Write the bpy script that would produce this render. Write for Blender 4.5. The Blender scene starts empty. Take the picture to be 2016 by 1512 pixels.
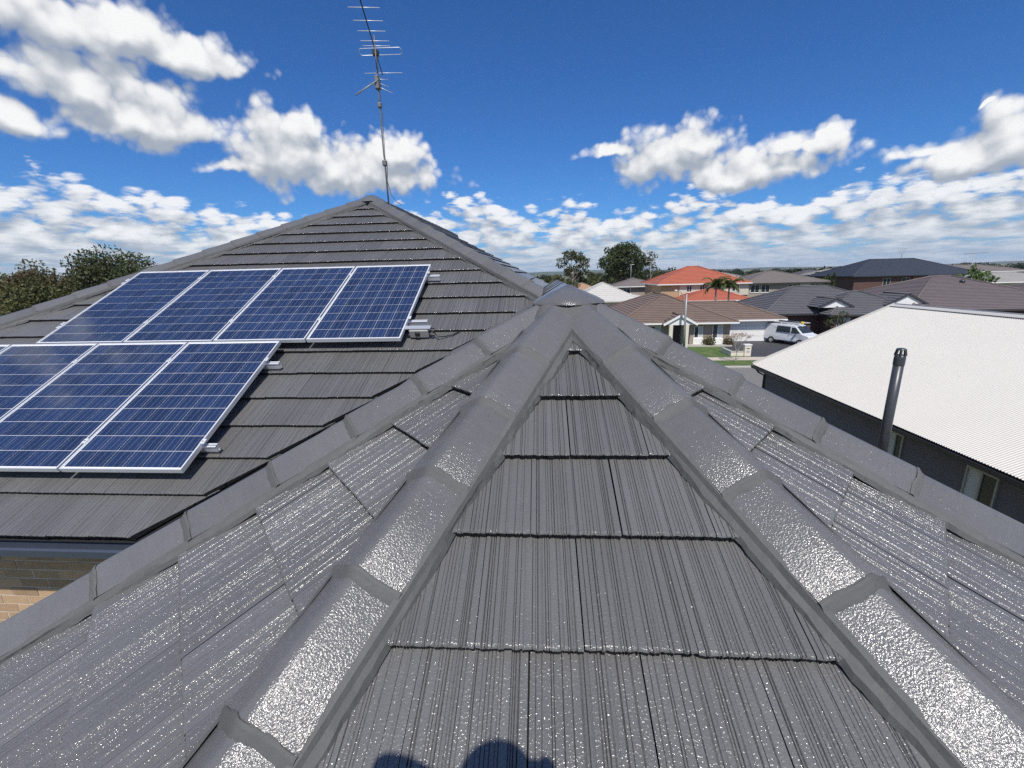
import bpy, bmesh, math, random
import numpy as np
from mathutils import Vector, Matrix
random.seed(7); rng = np.random.default_rng(7)
PI = math.pi
S = bpy.context.scene
COL = S.collection
H = 7.4                                   # eye height above the street

# ------------------------------------------------------------------ camera
def cam_axes(pitch, roll, yaw):
    cp, sp = math.cos(pitch), math.sin(pitch)
    f = Vector((math.sin(yaw) * cp, math.cos(yaw) * cp, sp))
    r = Vector((math.cos(yaw), -math.sin(yaw), 0))
    u = r.cross(f)
    c, s = math.cos(roll), math.sin(roll)
    return r * c + u * s, u * c - r * s, f
cd = bpy.data.cameras.new('camera'); cam = bpy.data.objects.new('camera', cd); COL.objects.link(cam)
r_, u_, f_ = cam_axes(-0.24491, -0.02423, -0.07433)
cam.matrix_world = Matrix.Translation((0, 0, H)) @ Matrix((r_, u_, -f_)).transposed().to_4x4()
cd.sensor_width = 36; cd.lens = 36 * 859.14 / 2016; cd.clip_start = 0.02; cd.clip_end = 20000
S.camera = cam

# ------------------------------------------------------------------ sun
SUN_EL, SUN_AZ = math.radians(55), math.radians(174)
sd = bpy.data.lights.new('sun', 'SUN'); sun = bpy.data.objects.new('sun', sd); COL.objects.link(sun)
sd.energy = 4.5; sd.angle = math.radians(0.55); sd.color = (1.0, 0.955, 0.89)
sdir = Vector((math.sin(SUN_AZ) * math.cos(SUN_EL), math.cos(SUN_AZ) * math.cos(SUN_EL), math.sin(SUN_EL)))
sun.rotation_euler = sdir.to_track_quat('Z', 'Y').to_euler(); sun.location = (0, -30, 60)

S.view_settings.view_transform = 'Standard'; S.view_settings.look = 'None'
S.cycles.use_adaptive_sampling = True; S.cycles.adaptive_threshold = .012; S.cycles.use_denoising = False; S.cycles.adaptive_min_samples = 8
S.cycles.max_bounces = 6; S.cycles.diffuse_bounces = 2; S.cycles.glossy_bounces = 3; S.cycles.transparent_max_bounces = 10; S.cycles.sample_clamp_indirect = 6
S.view_settings.exposure = 0.0; S.view_settings.gamma = 1.0

# ------------------------------------------------------------------ node helpers
class NT:
    def __init__(s, tree): s.t = tree; s.n = tree.nodes; s.l = tree.links
    def new(s, typ, **kw):
        n = s.n.new(typ)
        for k, v in kw.items(): setattr(n, k, v)
        return n
    def put(s, sock, v):
        if v is None: return
        if hasattr(v, 'is_output'): s.l.new(v, sock)
        else: sock.default_value = v
    def m(s, op, a, b=None, c=None, clamp=False):
        n = s.new('ShaderNodeMath', operation=op); n.use_clamp = clamp
        for i, v in enumerate((a, b, c)): s.put(n.inputs[i], v)
        return n.outputs[0]
    def v(s, op, a, b=None, scale=None):
        n = s.new('ShaderNodeVectorMath', operation=op); s.put(n.inputs[0], a)
        if b is not None: s.put(n.inputs[1], b)
        if scale is not None: s.put(n.inputs['Scale'], scale)
        return n.outputs['Value'] if op in ('LENGTH', 'DOT_PRODUCT') else n.outputs[0]
    def noise(s, vec, scale, detail=4, rough=0.55, dist=0.0, col=False, dims='3D'):
        n = s.new('ShaderNodeTexNoise'); n.noise_dimensions = dims; s.put(n.inputs['Vector'], vec); n.inputs['Scale'].default_value = scale
        n.inputs['Detail'].default_value = detail; n.inputs['Roughness'].default_value = rough; n.inputs['Distortion'].default_value = dist
        return n.outputs['Color' if col else 0]
    def step(s, v, a, b, lo=0.0, hi=1.0):
        n = s.new('ShaderNodeMapRange'); n.interpolation_type = 'SMOOTHSTEP'; n.clamp = True
        for i, x in enumerate((v, a, b, lo, hi)): s.put(n.inputs[i], x)
        return n.outputs[0]
    def lin(s, v, a, b, lo=0.0, hi=1.0):
        n = s.new('ShaderNodeMapRange'); n.clamp = True
        for i, x in enumerate((v, a, b, lo, hi)): s.put(n.inputs[i], x)
        return n.outputs[0]
    def mix(s, f, a, b):
        n = s.new('ShaderNodeMix', data_type='RGBA'); s.put(n.inputs[0], f); s.put(n.inputs[6], a); s.put(n.inputs[7], b)
        return n.outputs[2]

# ------------------------------------------------------------------ sky: Nishita air with cumulus clouds
# cloud puffs: azimuth, elevation, half width, half height (radians), flatness of the base
CLOUDS = [(-.803,.353,.077,.045),(-.723,.361,.094,.044),(-.628,.345,.079,.036),(-.785,.286,.07,.049),(-.719,.255,.09,.050),(-.675,.242,.065,.036),(-.859,.22,.04,.032),
 (-.507,.218,.10,.068),(-.472,.262,.052,.031),(-.392,.198,.168,.055),(-.311,.233,.073,.043),(-.594,.194,.047,.017),
 (.266,.205,.10,.058),(.297,.232,.049,.034),(.385,.172,.135,.036),(.148,.233,.064,.014),(.462,.206,.055,.02),(.512,.21,.033,.026),
 (.70,.150,.07,.038),(.745,.162,.06,.055),(.64,.168,.03,.018),(.708,.219,.008,.003)]
def cloud_group(k=1.0):
    g = bpy.data.node_groups.new('cloud_density', 'ShaderNodeTree'); t = NT(g)
    g.interface.new_socket('Direction', in_out='INPUT', socket_type='NodeSocketVector')
    g.interface.new_socket('Density', in_out='OUTPUT', socket_type='NodeSocketFloat')
    g.interface.new_socket('Low', in_out='OUTPUT', socket_type='NodeSocketFloat')
    gi = t.new('NodeGroupInput'); go = t.new('NodeGroupOutput'); d = gi.outputs[0]
    w = t.v('SUBTRACT', t.noise(d, 11, 3 * k, .6, col=True), (.5, .5, .5))
    dw = t.v('ADD', d, t.v('SCALE', w, scale=.06))
    sw = t.new('ShaderNodeSeparateXYZ'); t.put(sw.inputs[0], dw)
    pc = t.new('ShaderNodeCombineXYZ'); t.put(pc.inputs[0], t.m('ARCTAN2', sw.outputs[0], sw.outputs[1])); t.put(pc.inputs[1], sw.outputs[2])
    best = None
    for az, el, rx, ry in CLOUDS:
        kx, ky = math.cos(el) / (rx * 1.2), 1 / (ry * 1.2 * math.cos(el))
        q = t.new('ShaderNodeVectorMath', operation='MULTIPLY_ADD'); t.put(q.inputs[0], pc.outputs[0]); q.inputs[1].default_value = (kx, ky, 0); q.inputs[2].default_value = (-az * kx, -math.sin(el) * ky, 0)
        q2 = t.v('MAXIMUM', q.outputs[0], t.v('MULTIPLY', q.outputs[0], (-1, -1.75, 0)))
        val = t.m('SUBTRACT', 1.0, t.v('LENGTH', q2))
        best = val if best is None else t.m('SMOOTH_MAX', best, val, .18)
    sx = t.new('ShaderNodeSeparateXYZ'); t.put(sx.inputs[0], d)
    # scattered cumulus carry on outside the picture
    away = t.m('MULTIPLY', t.step(sx.outputs[1], .62, .3), t.step(sx.outputs[2], .03, .2))
    scat = t.m('ADD', t.m('MULTIPLY', t.m('SUBTRACT', t.noise(d, 2.6, 3, .5), .56), 3.2), t.m('MULTIPLY', t.m('SUBTRACT', away, 1.0), 2.0))
    best = t.m('MAXIMUM', best, scat)
    fb = t.m('SUBTRACT', t.noise(d, 13, 8 * k, .62), .5)
    dv = t.v('ADD', d, t.v('SCALE', w, scale=.03))
    def puff(sc, vv=None):
        n = t.new('ShaderNodeTexVoronoi', feature='F1'); t.put(n.inputs['Vector'], vv or dv); n.inputs['Scale'].default_value = sc
        return t.m('SUBTRACT', .48, n.outputs['Distance'])
    bill = t.m('MULTIPLY', puff(24), .85)
    if k == 1.0: bill = t.m('ADD', bill, t.m('MULTIPLY', puff(58), .5))
    D = t.m('ADD', t.m('ADD', t.m('MULTIPLY', best, 1.3), .15), t.m('ADD', t.m('MULTIPLY', fb, 1.35), bill))
    # low bank of distant cumulus towards the horizon
    el = sx.outputs[2]
    mpl = t.new('ShaderNodeMapping'); t.put(mpl.inputs[0], d); mpl.inputs[3].default_value = (1, 1, 2.6)
    top = t.m('MULTIPLY_ADD', t.m('SUBTRACT', t.noise(mpl.outputs[0], 5.5, 2, .5), .5), .13, .140)
    body = t.m('MULTIPLY', t.m('SUBTRACT', top, el), 17.0)
    mp2 = t.new('ShaderNodeMapping'); t.put(mp2.inputs[0], d); mp2.inputs[3].default_value = (1, 1, 3.4)
    n2 = t.m('SUBTRACT', t.noise(mp2.outputs[0], 20, 6 * k, .62, .3), .5)
    mp3 = t.new('ShaderNodeMapping'); t.put(mp3.inputs[0], d); mp3.inputs[3].default_value = (1, 1, 7)
    n3 = t.m('SUBTRACT', t.noise(mp3.outputs[0], 16, 5 * k, .6, .3), .5)
    lowmix = t.step(el, .03, .085)
    n2 = t.m('ADD', t.m('MULTIPLY', n2, .75), t.m('MULTIPLY', puff(30, t.v('MULTIPLY', dv, (1, 1, 1.7))), .38))
    nl = t.m('ADD', t.m('MULTIPLY', n2, t.m('MULTIPLY', lowmix, 2.3)), t.m('MULTIPLY', n3, t.m('MULTIPLY', t.m('SUBTRACT', 1.0, lowmix), 3.0)))
    L = t.m('ADD', t.m('MINIMUM', body, .45), nl)
    t.put(go.inputs[0], D); t.put(go.inputs[1], L)
    return g
W = bpy.data.worlds.new('World'); S.world = W; W.use_nodes = True
W.cycles.sampling_method = 'NONE'
t = NT(W.node_tree); t.n.clear()
out = t.new('ShaderNodeOutputWorld'); bg = t.new('ShaderNodeBackground'); t.l.new(bg.outputs[0], out.inputs[0])
sky = t.new('ShaderNodeTexSky', sky_type='NISHITA'); sky.sun_disc = False; sky.sun_elevation = SUN_EL; sky.sun_rotation = SUN_AZ
sky.altitude = 50; sky.air_density = 1.0; sky.dust_density = 0.35; sky.ozone_density = 2.6
tc = t.new('ShaderNodeTexCoord'); dr = t.v('NORMALIZE', tc.outputs['Generated'])
hs = t.new('ShaderNodeHueSaturation'); t.put(hs.inputs['Color'], sky.outputs[0]); hs.inputs['Saturation'].default_value = 1.0; hs.inputs['Value'].default_value = 1.0
cg = cloud_group(); cg2 = cloud_group(.45)
def cloud(vec, g):
    n = t.new('ShaderNodeGroup'); n.node_tree = g; t.put(n.inputs[0], vec); return n.outputs[0], n.outputs[1]
D0, L0 = cloud(dr, cg)
D1, L1 = cloud(t.v('NORMALIZE', t.v('ADD', dr, (0.004, -.004, .028))), cg2)
a1 = t.step(D0, -.06, .62); a2 = t.step(L0, -.04, .42)
sh1 = t.m('ADD', t.m('MULTIPLY', t.m('SUBTRACT', D0, D1), .55), .46)
sh2 = t.m('ADD', t.m('MULTIPLY', t.m('SUBTRACT', L0, L1), .60), .50)
sepz = t.new('ShaderNodeSeparateXYZ'); t.put(sepz.inputs[0], dr)
def cloudcol(sh):
    return t.mix(t.step(sh, .10, 1.0), (.38, .43, .51, 1), (.94, .945, .95, 1))
lowhaze = t.step(sepz.outputs[2], .085, .0)
c2 = t.mix(t.m('MULTIPLY', lowhaze, .72), cloudcol(sh2), (.36, .47, .64, 1))
skyc = t.mix(t.m('MULTIPLY', lowhaze, .85), t.v('MULTIPLY', hs.outputs[0], (.031, .064, .110)), (.36, .50, .70, 1))
col = t.mix(t.m('MULTIPLY', a2, .92), skyc, c2)
col = t.mix(a1, col, cloudcol(sh1))
below = t.step(sepz.outputs[2], -.004, -.03)
col = t.mix(below, col, (.16, .17, .16, 1))
t.put(bg.inputs[0], col); bg.inputs[1].default_value = 1.0

# ------------------------------------------------------------------ materials
MATS = {}
def mat(name, color, rough=.6, metal=0.0, spec=.5, var=.0, vscale=3.0, bump=0.0, bscale=60.0, bdetail=3, rnd=0.0, stretch=None, coat=0.0, color2=None, c2scale=8, c2lo=.45, c2hi=.62, coords='Object', alpha=None):
    m = bpy.data.materials.new(name); m.use_nodes = True; t = NT(m.node_tree); b = t.n['Principled BSDF']
    tc = t.new('ShaderNodeTexCoord'); vec = tc.outputs[coords]
    oi = t.new('ShaderNodeObjectInfo')
    if rnd >= 0 and coords == 'Object':
        sc = t.new('ShaderNodeCombineXYZ')
        for i, k in enumerate((37.1, 91.7, 13.3)): t.put(sc.inputs[i], t.m('MULTIPLY', oi.outputs['Random'], k))
        vec = t.v('ADD', vec, sc.outputs[0])
    if stretch: vec2 = t.v('MULTIPLY', vec, stretch)
    else: vec2 = vec
    c = (*color, 1)
    if color2: c = t.mix(t.step(t.noise(vec2, c2scale, 5, .6), c2lo, c2hi), c, (*color2, 1))
    if var or rnd > 0:
        k = 1.0
        f = t.m('MULTIPLY_ADD', t.m('SUBTRACT', t.noise(vec2, vscale, 5, .6), .5), 2 * var, 1.0)
        if rnd > 0: f = t.m('MULTIPLY', f, t.m('MULTIPLY_ADD', t.m('SUBTRACT', oi.outputs['Random'], .5), 2 * rnd, 1.0))
        c = t.v('SCALE', c if hasattr(c, 'is_output') else color, scale=f)
    t.put(b.inputs['Base Color'], c)
    b.inputs['Roughness'].default_value = rough; b.inputs['Metallic'].default_value = metal; b.inputs['Specular IOR Level'].default_value = spec
    if coat: b.inputs['Coat Weight'].default_value = coat; b.inputs['Coat Roughness'].default_value = .12
    if bump:
        bn = t.new('ShaderNodeBump'); bn.inputs['Strength'].default_value = 1.0; bn.inputs['Distance'].default_value = bump
        t.put(bn.inputs['Height'], t.noise(vec2, bscale, bdetail, .5)); t.l.new(bn.outputs[0], b.inputs['Normal'])
        if coat: t.l.new(bn.outputs[0], b.inputs['Coat Normal'])
    MATS[name] = m
    return m
def paint_mat(name, color, peel, pscale, rough, comb=0.0, spec=.5):
    """glossy roof paint: orange-peel relief, faint dust and streaks"""
    m = bpy.data.materials.new(name); m.use_nodes = True; t = NT(m.node_tree); b = t.n['Principled BSDF']
    tc = t.new('ShaderNodeTexCoord'); oi = t.new('ShaderNodeObjectInfo'); sc = t.new('ShaderNodeCombineXYZ')
    for i, k in enumerate((17.1, 51.7, 9.3)): t.put(sc.inputs[i], t.m('MULTIPLY', oi.outputs['Random'], k))
    vec = t.v('ADD', tc.outputs['Object'], sc.outputs[0])
    f = t.m('MULTIPLY_ADD', t.m('SUBTRACT', t.noise(vec, 2.4, 5, .6), .5), .36, 1.0)
    f = t.m('MULTIPLY', f, t.m('MULTIPLY_ADD', t.m('SUBTRACT', t.noise(t.v('MULTIPLY', vec, (60, 2, 30)), 1, 3, .6), .5), .22, 1.0))
    f = t.m('MULTIPLY', f, t.m('MULTIPLY_ADD', t.m('SUBTRACT', oi.outputs['Random'], .5), .16, 1.0))
    f = t.m('MULTIPLY', f, t.lin(t.noise(vec, 210, 2, .5), .30, .36, .72, 1.0))
    f = t.m('ADD', f, t.lin(t.noise(vec, 95, 3, .6), .72, .80, 0, .5))
    t.put(b.inputs['Base Color'], t.v('SCALE', color, scale=f))
    t.put(b.inputs['Roughness'], t.m('MULTIPLY_ADD', t.m('SUBTRACT', t.noise(vec, 6, 4, .6), .5), .25, rough))
    b.inputs['Specular IOR Level'].default_value = spec
    h = t.noise(vec, pscale, 2, .45)
    if comb:
        cmb = t.noise(t.v('MULTIPLY', vec, (1, .02, .3)), 230, 2, .5)
        h = t.m('MULTIPLY_ADD', cmb, comb, h)
    bn = t.new('ShaderNodeBump'); bn.inputs['Distance'].default_value = peel; t.put(bn.inputs['Height'], h); t.l.new(bn.outputs[0], b.inputs['Normal'])
    MATS[name] = m
    return m
GREY = (.136, .134, .132)
paint_mat('tile_paint', GREY, .0022, 160, .18, comb=.35)
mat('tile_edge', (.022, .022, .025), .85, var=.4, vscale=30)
paint_mat('cap_paint', (.132, .131, .130), .0021, 185, .18)
paint_mat('mortar_paint', (.106, .106, .103), .0035, 28, .68, spec=.25)
mat('under_roof', (.006, .006, .007), .9)
mat('valley_metal', (.010, .010, .012), .6)
mat('gutter_blue', (.05, .062, .088), .35, var=.1)
mat('gutter_dark', (.045, .045, .05), .4)
mat('soffit', (.5, .49, .46), .8)
mat('brick_tan', (.42, .28, .17), .9, var=.25, vscale=9, bump=.004, bscale=90, rnd=.22)
mat('brick_mortar', (.56, .50, .42), .95, var=.15, bump=.003, bscale=120)
mat('alu', (.78, .79, .80), .38, metal=.35, spec=.5, var=.05)
mat('alu_dull', (.62, .63, .65), .45, metal=.6, var=.08)
mat('backsheet', (.78, .80, .84), .6)
mat('plastic_grey', (.34, .34, .32), .5, var=.06)
mat('plastic_black', (.02, .02, .022), .5)
mat('rust_grey', (.19, .185, .18), .55, metal=.5, var=.25, vscale=14)
mat('white_metal', (.56, .54, .49), .38, spec=.4, var=.035, vscale=.6)
mat('white_trim', (.78, .77, .74), .55, var=.05)
mat('cream_trim', (.68, .63, .52), .6, var=.06)
mat('wall_dark', (.125, .125, .145), .85, var=.08, vscale=1.2, bump=.004, bscale=70)
mat('glass_dark', (.03, .04, .045), .08, spec=.6)
mat('curtain', (.50, .52, .54), .7, var=.2, vscale=6)
mat('vent_plastic', (.05, .054, .06), .36, var=.08)
mat('grass', (.072, .135, .028), .95, var=.5, vscale=2.6, color2=(.13, .16, .05), c2scale=1.1, bump=.05, bscale=30)
mat('dry_ground', (.16, .165, .085), .95, var=.3, vscale=.05, color2=(.07, .10, .04), c2scale=.02)
mat('asphalt', (.185, .175, .165), .92, var=.16, vscale=1.2, bump=.004, bscale=160)
mat('driveway', (.052, .053, .056), .7, var=.25, vscale=1.5, bump=.003, bscale=120)
mat('concrete', (.50, .43, .35), .9, var=.14, vscale=2.0, bump=.003, bscale=80)
mat('kerb_concrete', (.42, .40, .36), .9, var=.15, vscale=3)
mat('roof_brown', (.175, .125, .10), .75, var=.22, vscale=1.4, rnd=0)
mat('roof_red', (.42, .125, .07), .6, var=.14, vscale=1.0)
mat('roof_grey', (.105, .105, .11), .7, var=.2, vscale=1.4)
mat('roof_taupe', (.19, .165, .15), .75, var=.2, vscale=1.2)
mat('roof_mauve', (.145, .118, .118), .75, var=.2, vscale=1.2)
mat('roof_blue', (.042, .05, .066), .6, var=.15, vscale=1.0)
mat('roof_tan', (.40, .25, .165), .8, var=.18, vscale=1.0)
mat('roof_pale', (.34, .325, .30), .7, var=.15, vscale=1.0)
mat('wall_taupe', (.34, .28, .225), .9, var=.1, bump=.003, bscale=50)
mat('wall_cream', (.56, .52, .42), .9, var=.08)
mat('wall_brick_red', (.19, .085, .06), .9, var=.25, vscale=3)
mat('wall_brick_dark', (.105, .058, .048), .9, var=.25, vscale=3)
mat('wall_tan', (.42, .29, .17), .9, var=.12)
mat('door_dark', (.03, .025, .022), .5)
mat('bark', (.20, .165, .13), .95, var=.35, vscale=6, bump=.02, bscale=20)
mat('bark_pale', (.36, .32, .27), .9, var=.25, vscale=4, bump=.01, bscale=20)
mat('van_paint', (.72, .73, .74), .25, spec=.5, coat=.5)
mat('tyre', (.018, .018, .018), .85)
mat('lamp_glass', (.7, .72, .72), .2)
mat('light_red', (.4, .02, .015), .25)
mat('yellow', (.72, .50, .05), .5)
mat('skin', (.45, .26, .18), .6); mat('shirt', (.05, .07, .13), .9); mat('cap_fabric', (.04, .04, .05), .9)
mat('hill', (.05, .075, .045), 1.0, var=.3, vscale=.004)
mat('steel', (.34, .36, .35), .5, metal=.4)
def leaf_mat(name, c1, c2, trans=.25):
    m = bpy.data.materials.new(name); m.use_nodes = True; t = NT(m.node_tree); b = t.n['Principled BSDF']
    g = t.new('ShaderNodeNewGeometry')
    c = t.mix(g.outputs['Random Per Island'], (*c1, 1), (*c2, 1))
    t.put(b.inputs['Base Color'], c); b.inputs['Roughness'].default_value = .6; b.inputs['Specular IOR Level'].default_value = .25
    tr = t.new('ShaderNodeBsdfTranslucent'); t.put(tr.inputs[0], c); mx = t.new('ShaderNodeMixShader'); mx.inputs[0].default_value = trans
    o = t.n['Material Output']; t.l.new(b.outputs[0], mx.inputs[1]); t.l.new(tr.outputs[0], mx.inputs[2]); t.l.new(mx.outputs[0], o.inputs[0])
    MATS[name] = m
leaf_mat('leaf_gum', (0.042, 0.055, 0.022), (0.115, 0.12, 0.05))
leaf_mat('leaf_dark', (0.034, 0.05, 0.018), (0.085, 0.105, 0.038))
leaf_mat('leaf_olive', (0.06, 0.072, 0.026), (0.14, 0.14, 0.055))
leaf_mat('leaf_brown', (0.08, 0.06, 0.03), (0.15, 0.115, 0.055))
leaf_mat('leaf_lime', (.10, .17, .025), (.20, .28, .05))
leaf_mat('leaf_bright', (.06, .11, .025), (.14, .19, .055))
leaf_mat('leaf_palm', (.05, .085, .02), (.13, .15, .05))
leaf_mat('bud', (.32, .24, .17), (.45, .35, .26), .1)
leaf_mat('leaf_far', (.020, .032, .016), (.042, .055, .026), .1)
# solar cell
def cell_mat():
    m = bpy.data.materials.new('solar_cell'); m.use_nodes = True; t = NT(m.node_tree); b = t.n['Principled BSDF']
    tc = t.new('ShaderNodeTexCoord'); oi = t.new('ShaderNodeObjectInfo'); v = t.v('ADD', tc.outputs['Object'], t.v('SCALE', (5., 3., 1.), scale=t.m('MULTIPLY', oi.outputs['Random'], 9.)))
    vo = t.new('ShaderNodeTexVoronoi'); t.put(vo.inputs['Vector'], v); vo.inputs['Scale'].default_value = 130
    fl = t.m('MULTIPLY_ADD', vo.outputs['Color'], .5, .75)
    fl = t.m('MULTIPLY', fl, t.m('MULTIPLY_ADD', oi.outputs['Random'], .35, .82))
    c = t.v('SCALE', (.019, .038, .104), scale=fl)
    sp = t.new('ShaderNodeSeparateXYZ'); t.put(sp.inputs[0], tc.outputs['Object'])
    bus = None
    for x0 in (-.052, 0, .052):
        k = t.m('LESS_THAN', t.m('ABSOLUTE', t.m('SUBTRACT', sp.outputs[0], x0)), .0009); bus = k if bus is None else t.m('MAXIMUM', bus, k)
    c = t.mix(t.m('MULTIPLY', bus, .55), c, (.42, .46, .55, 1))
    t.put(b.inputs['Base Color'], c); b.inputs['Roughness'].default_value = .35; b.inputs['Specular IOR Level'].default_value = .5
    MATS['solar_cell'] = m
cell_mat()
def glass_mat():
    m = bpy.data.materials.new('panel_glass'); m.use_nodes = True; t = NT(m.node_tree); t.n.remove(t.n['Principled BSDF'])
    o = t.n['Material Output']; tr = t.new('ShaderNodeBsdfTransparent'); gl = t.new('ShaderNodeBsdfGlossy'); gl.inputs['Roughness'].default_value = .06
    fr = t.new('ShaderNodeFresnel'); fr.inputs[0].default_value = 1.42; mx = t.new('ShaderNodeMixShader')
    t.l.new(fr.outputs[0], mx.inputs[0]); t.l.new(tr.outputs[0], mx.inputs[1]); t.l.new(gl.outputs[0], mx.inputs[2]); t.l.new(mx.outputs[0], o.inputs[0])
    MATS['panel_glass'] = m
glass_mat()

# ------------------------------------------------------------------ object helpers
def tag(o, label=None, cat=None, group=None, kind=None):
    if label: o['label'] = label
    if cat: o['category'] = cat
    if group: o['group'] = group
    if kind: o['kind'] = kind
    return o
def empty(name, loc=(0, 0, 0), rz=0.0, label=None, cat=None, group=None):
    o = bpy.data.objects.new(name, None); COL.objects.link(o); o.location = loc; o.rotation_euler = (0, 0, rz); o.empty_display_size = .2
    return tag(o, label, cat, group)
def link(name, me, parent=None, m=None, kind=None):
    if m and not me.materials: me.materials.append(MATS[m])
    o = bpy.data.objects.new(name, me); COL.objects.link(o); o.parent = parent
    if kind: o['kind'] = kind
    return o
def V(*a): return np.array(a, float)
class B:
    """collects quads, boxes and tubes; build() links them as one mesh object"""
    def __init__(s): s.v = []; s.f = []; s.smooth = []
    def poly(s, pts, sm=False):
        i = len(s.v); s.v += [tuple(map(float, p)) for p in pts]; s.f.append(tuple(range(i, i + len(pts)))); s.smooth.append(sm)
    def quad(s, a, b, c, d): s.poly((a, b, c, d))
    def box(s, x0, x1, y0, y1, z0, z1):
        i = len(s.v); s.v += [(x, y, z) for z in (z0, z1) for y in (y0, y1) for x in (x0, x1)]
        for f in ((0, 2, 3, 1), (4, 5, 7, 6), (0, 1, 5, 4), (2, 6, 7, 3), (0, 4, 6, 2), (1, 3, 7, 5)): s.f.append(tuple(i + k for k in f)); s.smooth.append(False)
    def obox(s, c, X, Y, Z):
        i = len(s.v); c, X, Y, Z = map(lambda q: np.array(q, float), (c, X, Y, Z))
        s.v += [tuple(c + X * a + Y * b + Z * k) for k in (-1, 1) for b in (-1, 1) for a in (-1, 1)]
        for f in ((0, 2, 3, 1), (4, 5, 7, 6), (0, 1, 5, 4), (2, 6, 7, 3), (0, 4, 6, 2), (1, 3, 7, 5)): s.f.append(tuple(i + k for k in f)); s.smooth.append(False)
    def bar(s, a, b, w, h=None, up=(0, 0, 1)):
        a, b = np.array(a, float), np.array(b, float); d = b - a; L = np.linalg.norm(d); d /= L
        u = np.array(up, float); x = np.cross(d, u)
        if np.linalg.norm(x) < 1e-6: x = np.cross(d, (1, 0, 0))
        x /= np.linalg.norm(x); z = np.cross(x, d); s.obox((a + b) / 2, d * L / 2, x * w / 2, z * (h or w) / 2)
    def tube(s, pts, rad, n=8, cap=True):
        pts = [np.array(p, float) for p in pts]; rad = [rad] * len(pts) if np.isscalar(rad) else rad; i0 = len(s.v); px = None
        for k, p in enumerate(pts):
            d = pts[min(k + 1, len(pts) - 1)] - pts[max(k - 1, 0)]; d = d / (np.linalg.norm(d) + 1e-12)
            if px is None:
                px = np.cross(d, (0, 0, 1)); px = px if np.linalg.norm(px) > 1e-3 else np.cross(d, (1, 0, 0))
            px = px - d * (px @ d); px /= np.linalg.norm(px); py = np.cross(d, px)
            for j in range(n):
                a = 2 * PI * j / n; s.v.append(tuple(p + (px * math.cos(a) + py * math.sin(a)) * rad[k]))
        for k in range(len(pts) - 1):
            for j in range(n):
                a, b = i0 + k * n + j, i0 + k * n + (j + 1) % n; s.f.append((a, b, b + n, a + n)); s.smooth.append(True)
        if cap:
            s.f.append(tuple(i0 + j for j in range(n))[::-1]); s.f.append(tuple(i0 + (len(pts) - 1) * n + j for j in range(n))); s.smooth += [False, False]
    def lathe(s, prof, c=(0, 0, 0), n=16):
        i0 = len(s.v)
        for r, z in prof:
            for j in range(n): s.v.append((c[0] + r * math.cos(2 * PI * j / n), c[1] + r * math.sin(2 * PI * j / n), c[2] + z))
        for k in range(len(prof) - 1):
            for j in range(n):
                a, b = i0 + k * n + j, i0 + k * n + (j + 1) % n; s.f.append((a, b, b + n, a + n)); s.smooth.append(True)
        s.f.append(tuple(i0 + (len(prof) - 1) * n + j for j in range(n))); s.smooth.append(False)
    def mesh(s, name):
        me = bpy.data.meshes.new(name); me.from_pydata(s.v, [], s.f); me.polygons.foreach_set('use_smooth', s.smooth); me.update(); return me
    def build(s, name, m, parent=None, kind=None): return link(name, s.mesh(name), parent, m, kind)
def bevel(o, w=.01, seg=2):
    md = o.modifiers.new('bevel', 'BEVEL'); md.width = w; md.segments = seg; md.limit_method = 'ANGLE'; return o

# ------------------------------------------------------------------ the setting
def sheet(name, m, x0, x1, y0, y1, z, nx=1, ny=1, fz=None, kind='structure'):
    b = B(); xs = np.linspace(x0, x1, nx + 1); ys = np.linspace(y0, y1, ny + 1); fz = fz or (lambda x, y: z)
    for i in range(nx):
        for j in range(ny): b.quad((xs[i], ys[j], fz(xs[i], ys[j])), (xs[i + 1], ys[j], fz(xs[i + 1], ys[j])), (xs[i + 1], ys[j + 1], fz(xs[i + 1], ys[j + 1])), (xs[i], ys[j + 1], fz(xs[i], ys[j + 1])))
    return b.build(name, m, kind=kind)
sheet('ground', 'dry_ground', -6000, 6000, -600, 9000, -.02)
sheet('road', 'asphalt', -70, 110, 26.2, 34.2, .0)
sheet('verge', 'grass', -70, 110, 34.5, 36.7, .10)
sheet('footpath', 'concrete', -70, 110, 36.7, 38.1, .108)
sheet('front_lawn', 'grass', -30, 17.2, 38.1, 44.5, .112)
sheet('driveway', 'driveway', 17.2, 34, 38.1, 52, .108)
b = B(); b.box(-70, 110, 34.2, 34.5, -.05, .12); bevel(b.build('kerb', 'kerb_concrete', kind='structure'), .03)
b = B()
for k in range(-30, 36):
    x = k * 1.5 + 15.3; b.box(x - .012, x + .012, 36.7, 38.1, .100, .1105)
b.build('footpath_joints', 'kerb_concrete', kind='structure')
b = B()                                   # a low range of hills far off
xs = np.linspace(-5200, 5200, 90)
hz = [12 + 20 * (math.sin(x * .0011 + 1) * .5 + math.sin(x * .0031) * .3 + math.sin(x * .0083 + 2) * .15 + .4) for x in xs]
for i in range(89):
    for (y0, k0, y1, k1) in ((3600, 0, 4200, .7), (4200, .7, 4700, 1.0), (4700, 1.0, 6000, 0)):
        b.quad((xs[i], y0, hz[i] * k0 - 1), (xs[i + 1], y0, hz[i + 1] * k0 - 1), (xs[i + 1], y1, hz[i + 1] * k1 - 1), (xs[i], y1, hz[i] * k1 - 1))
b.build('hills', 'hill', kind='structure')

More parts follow.
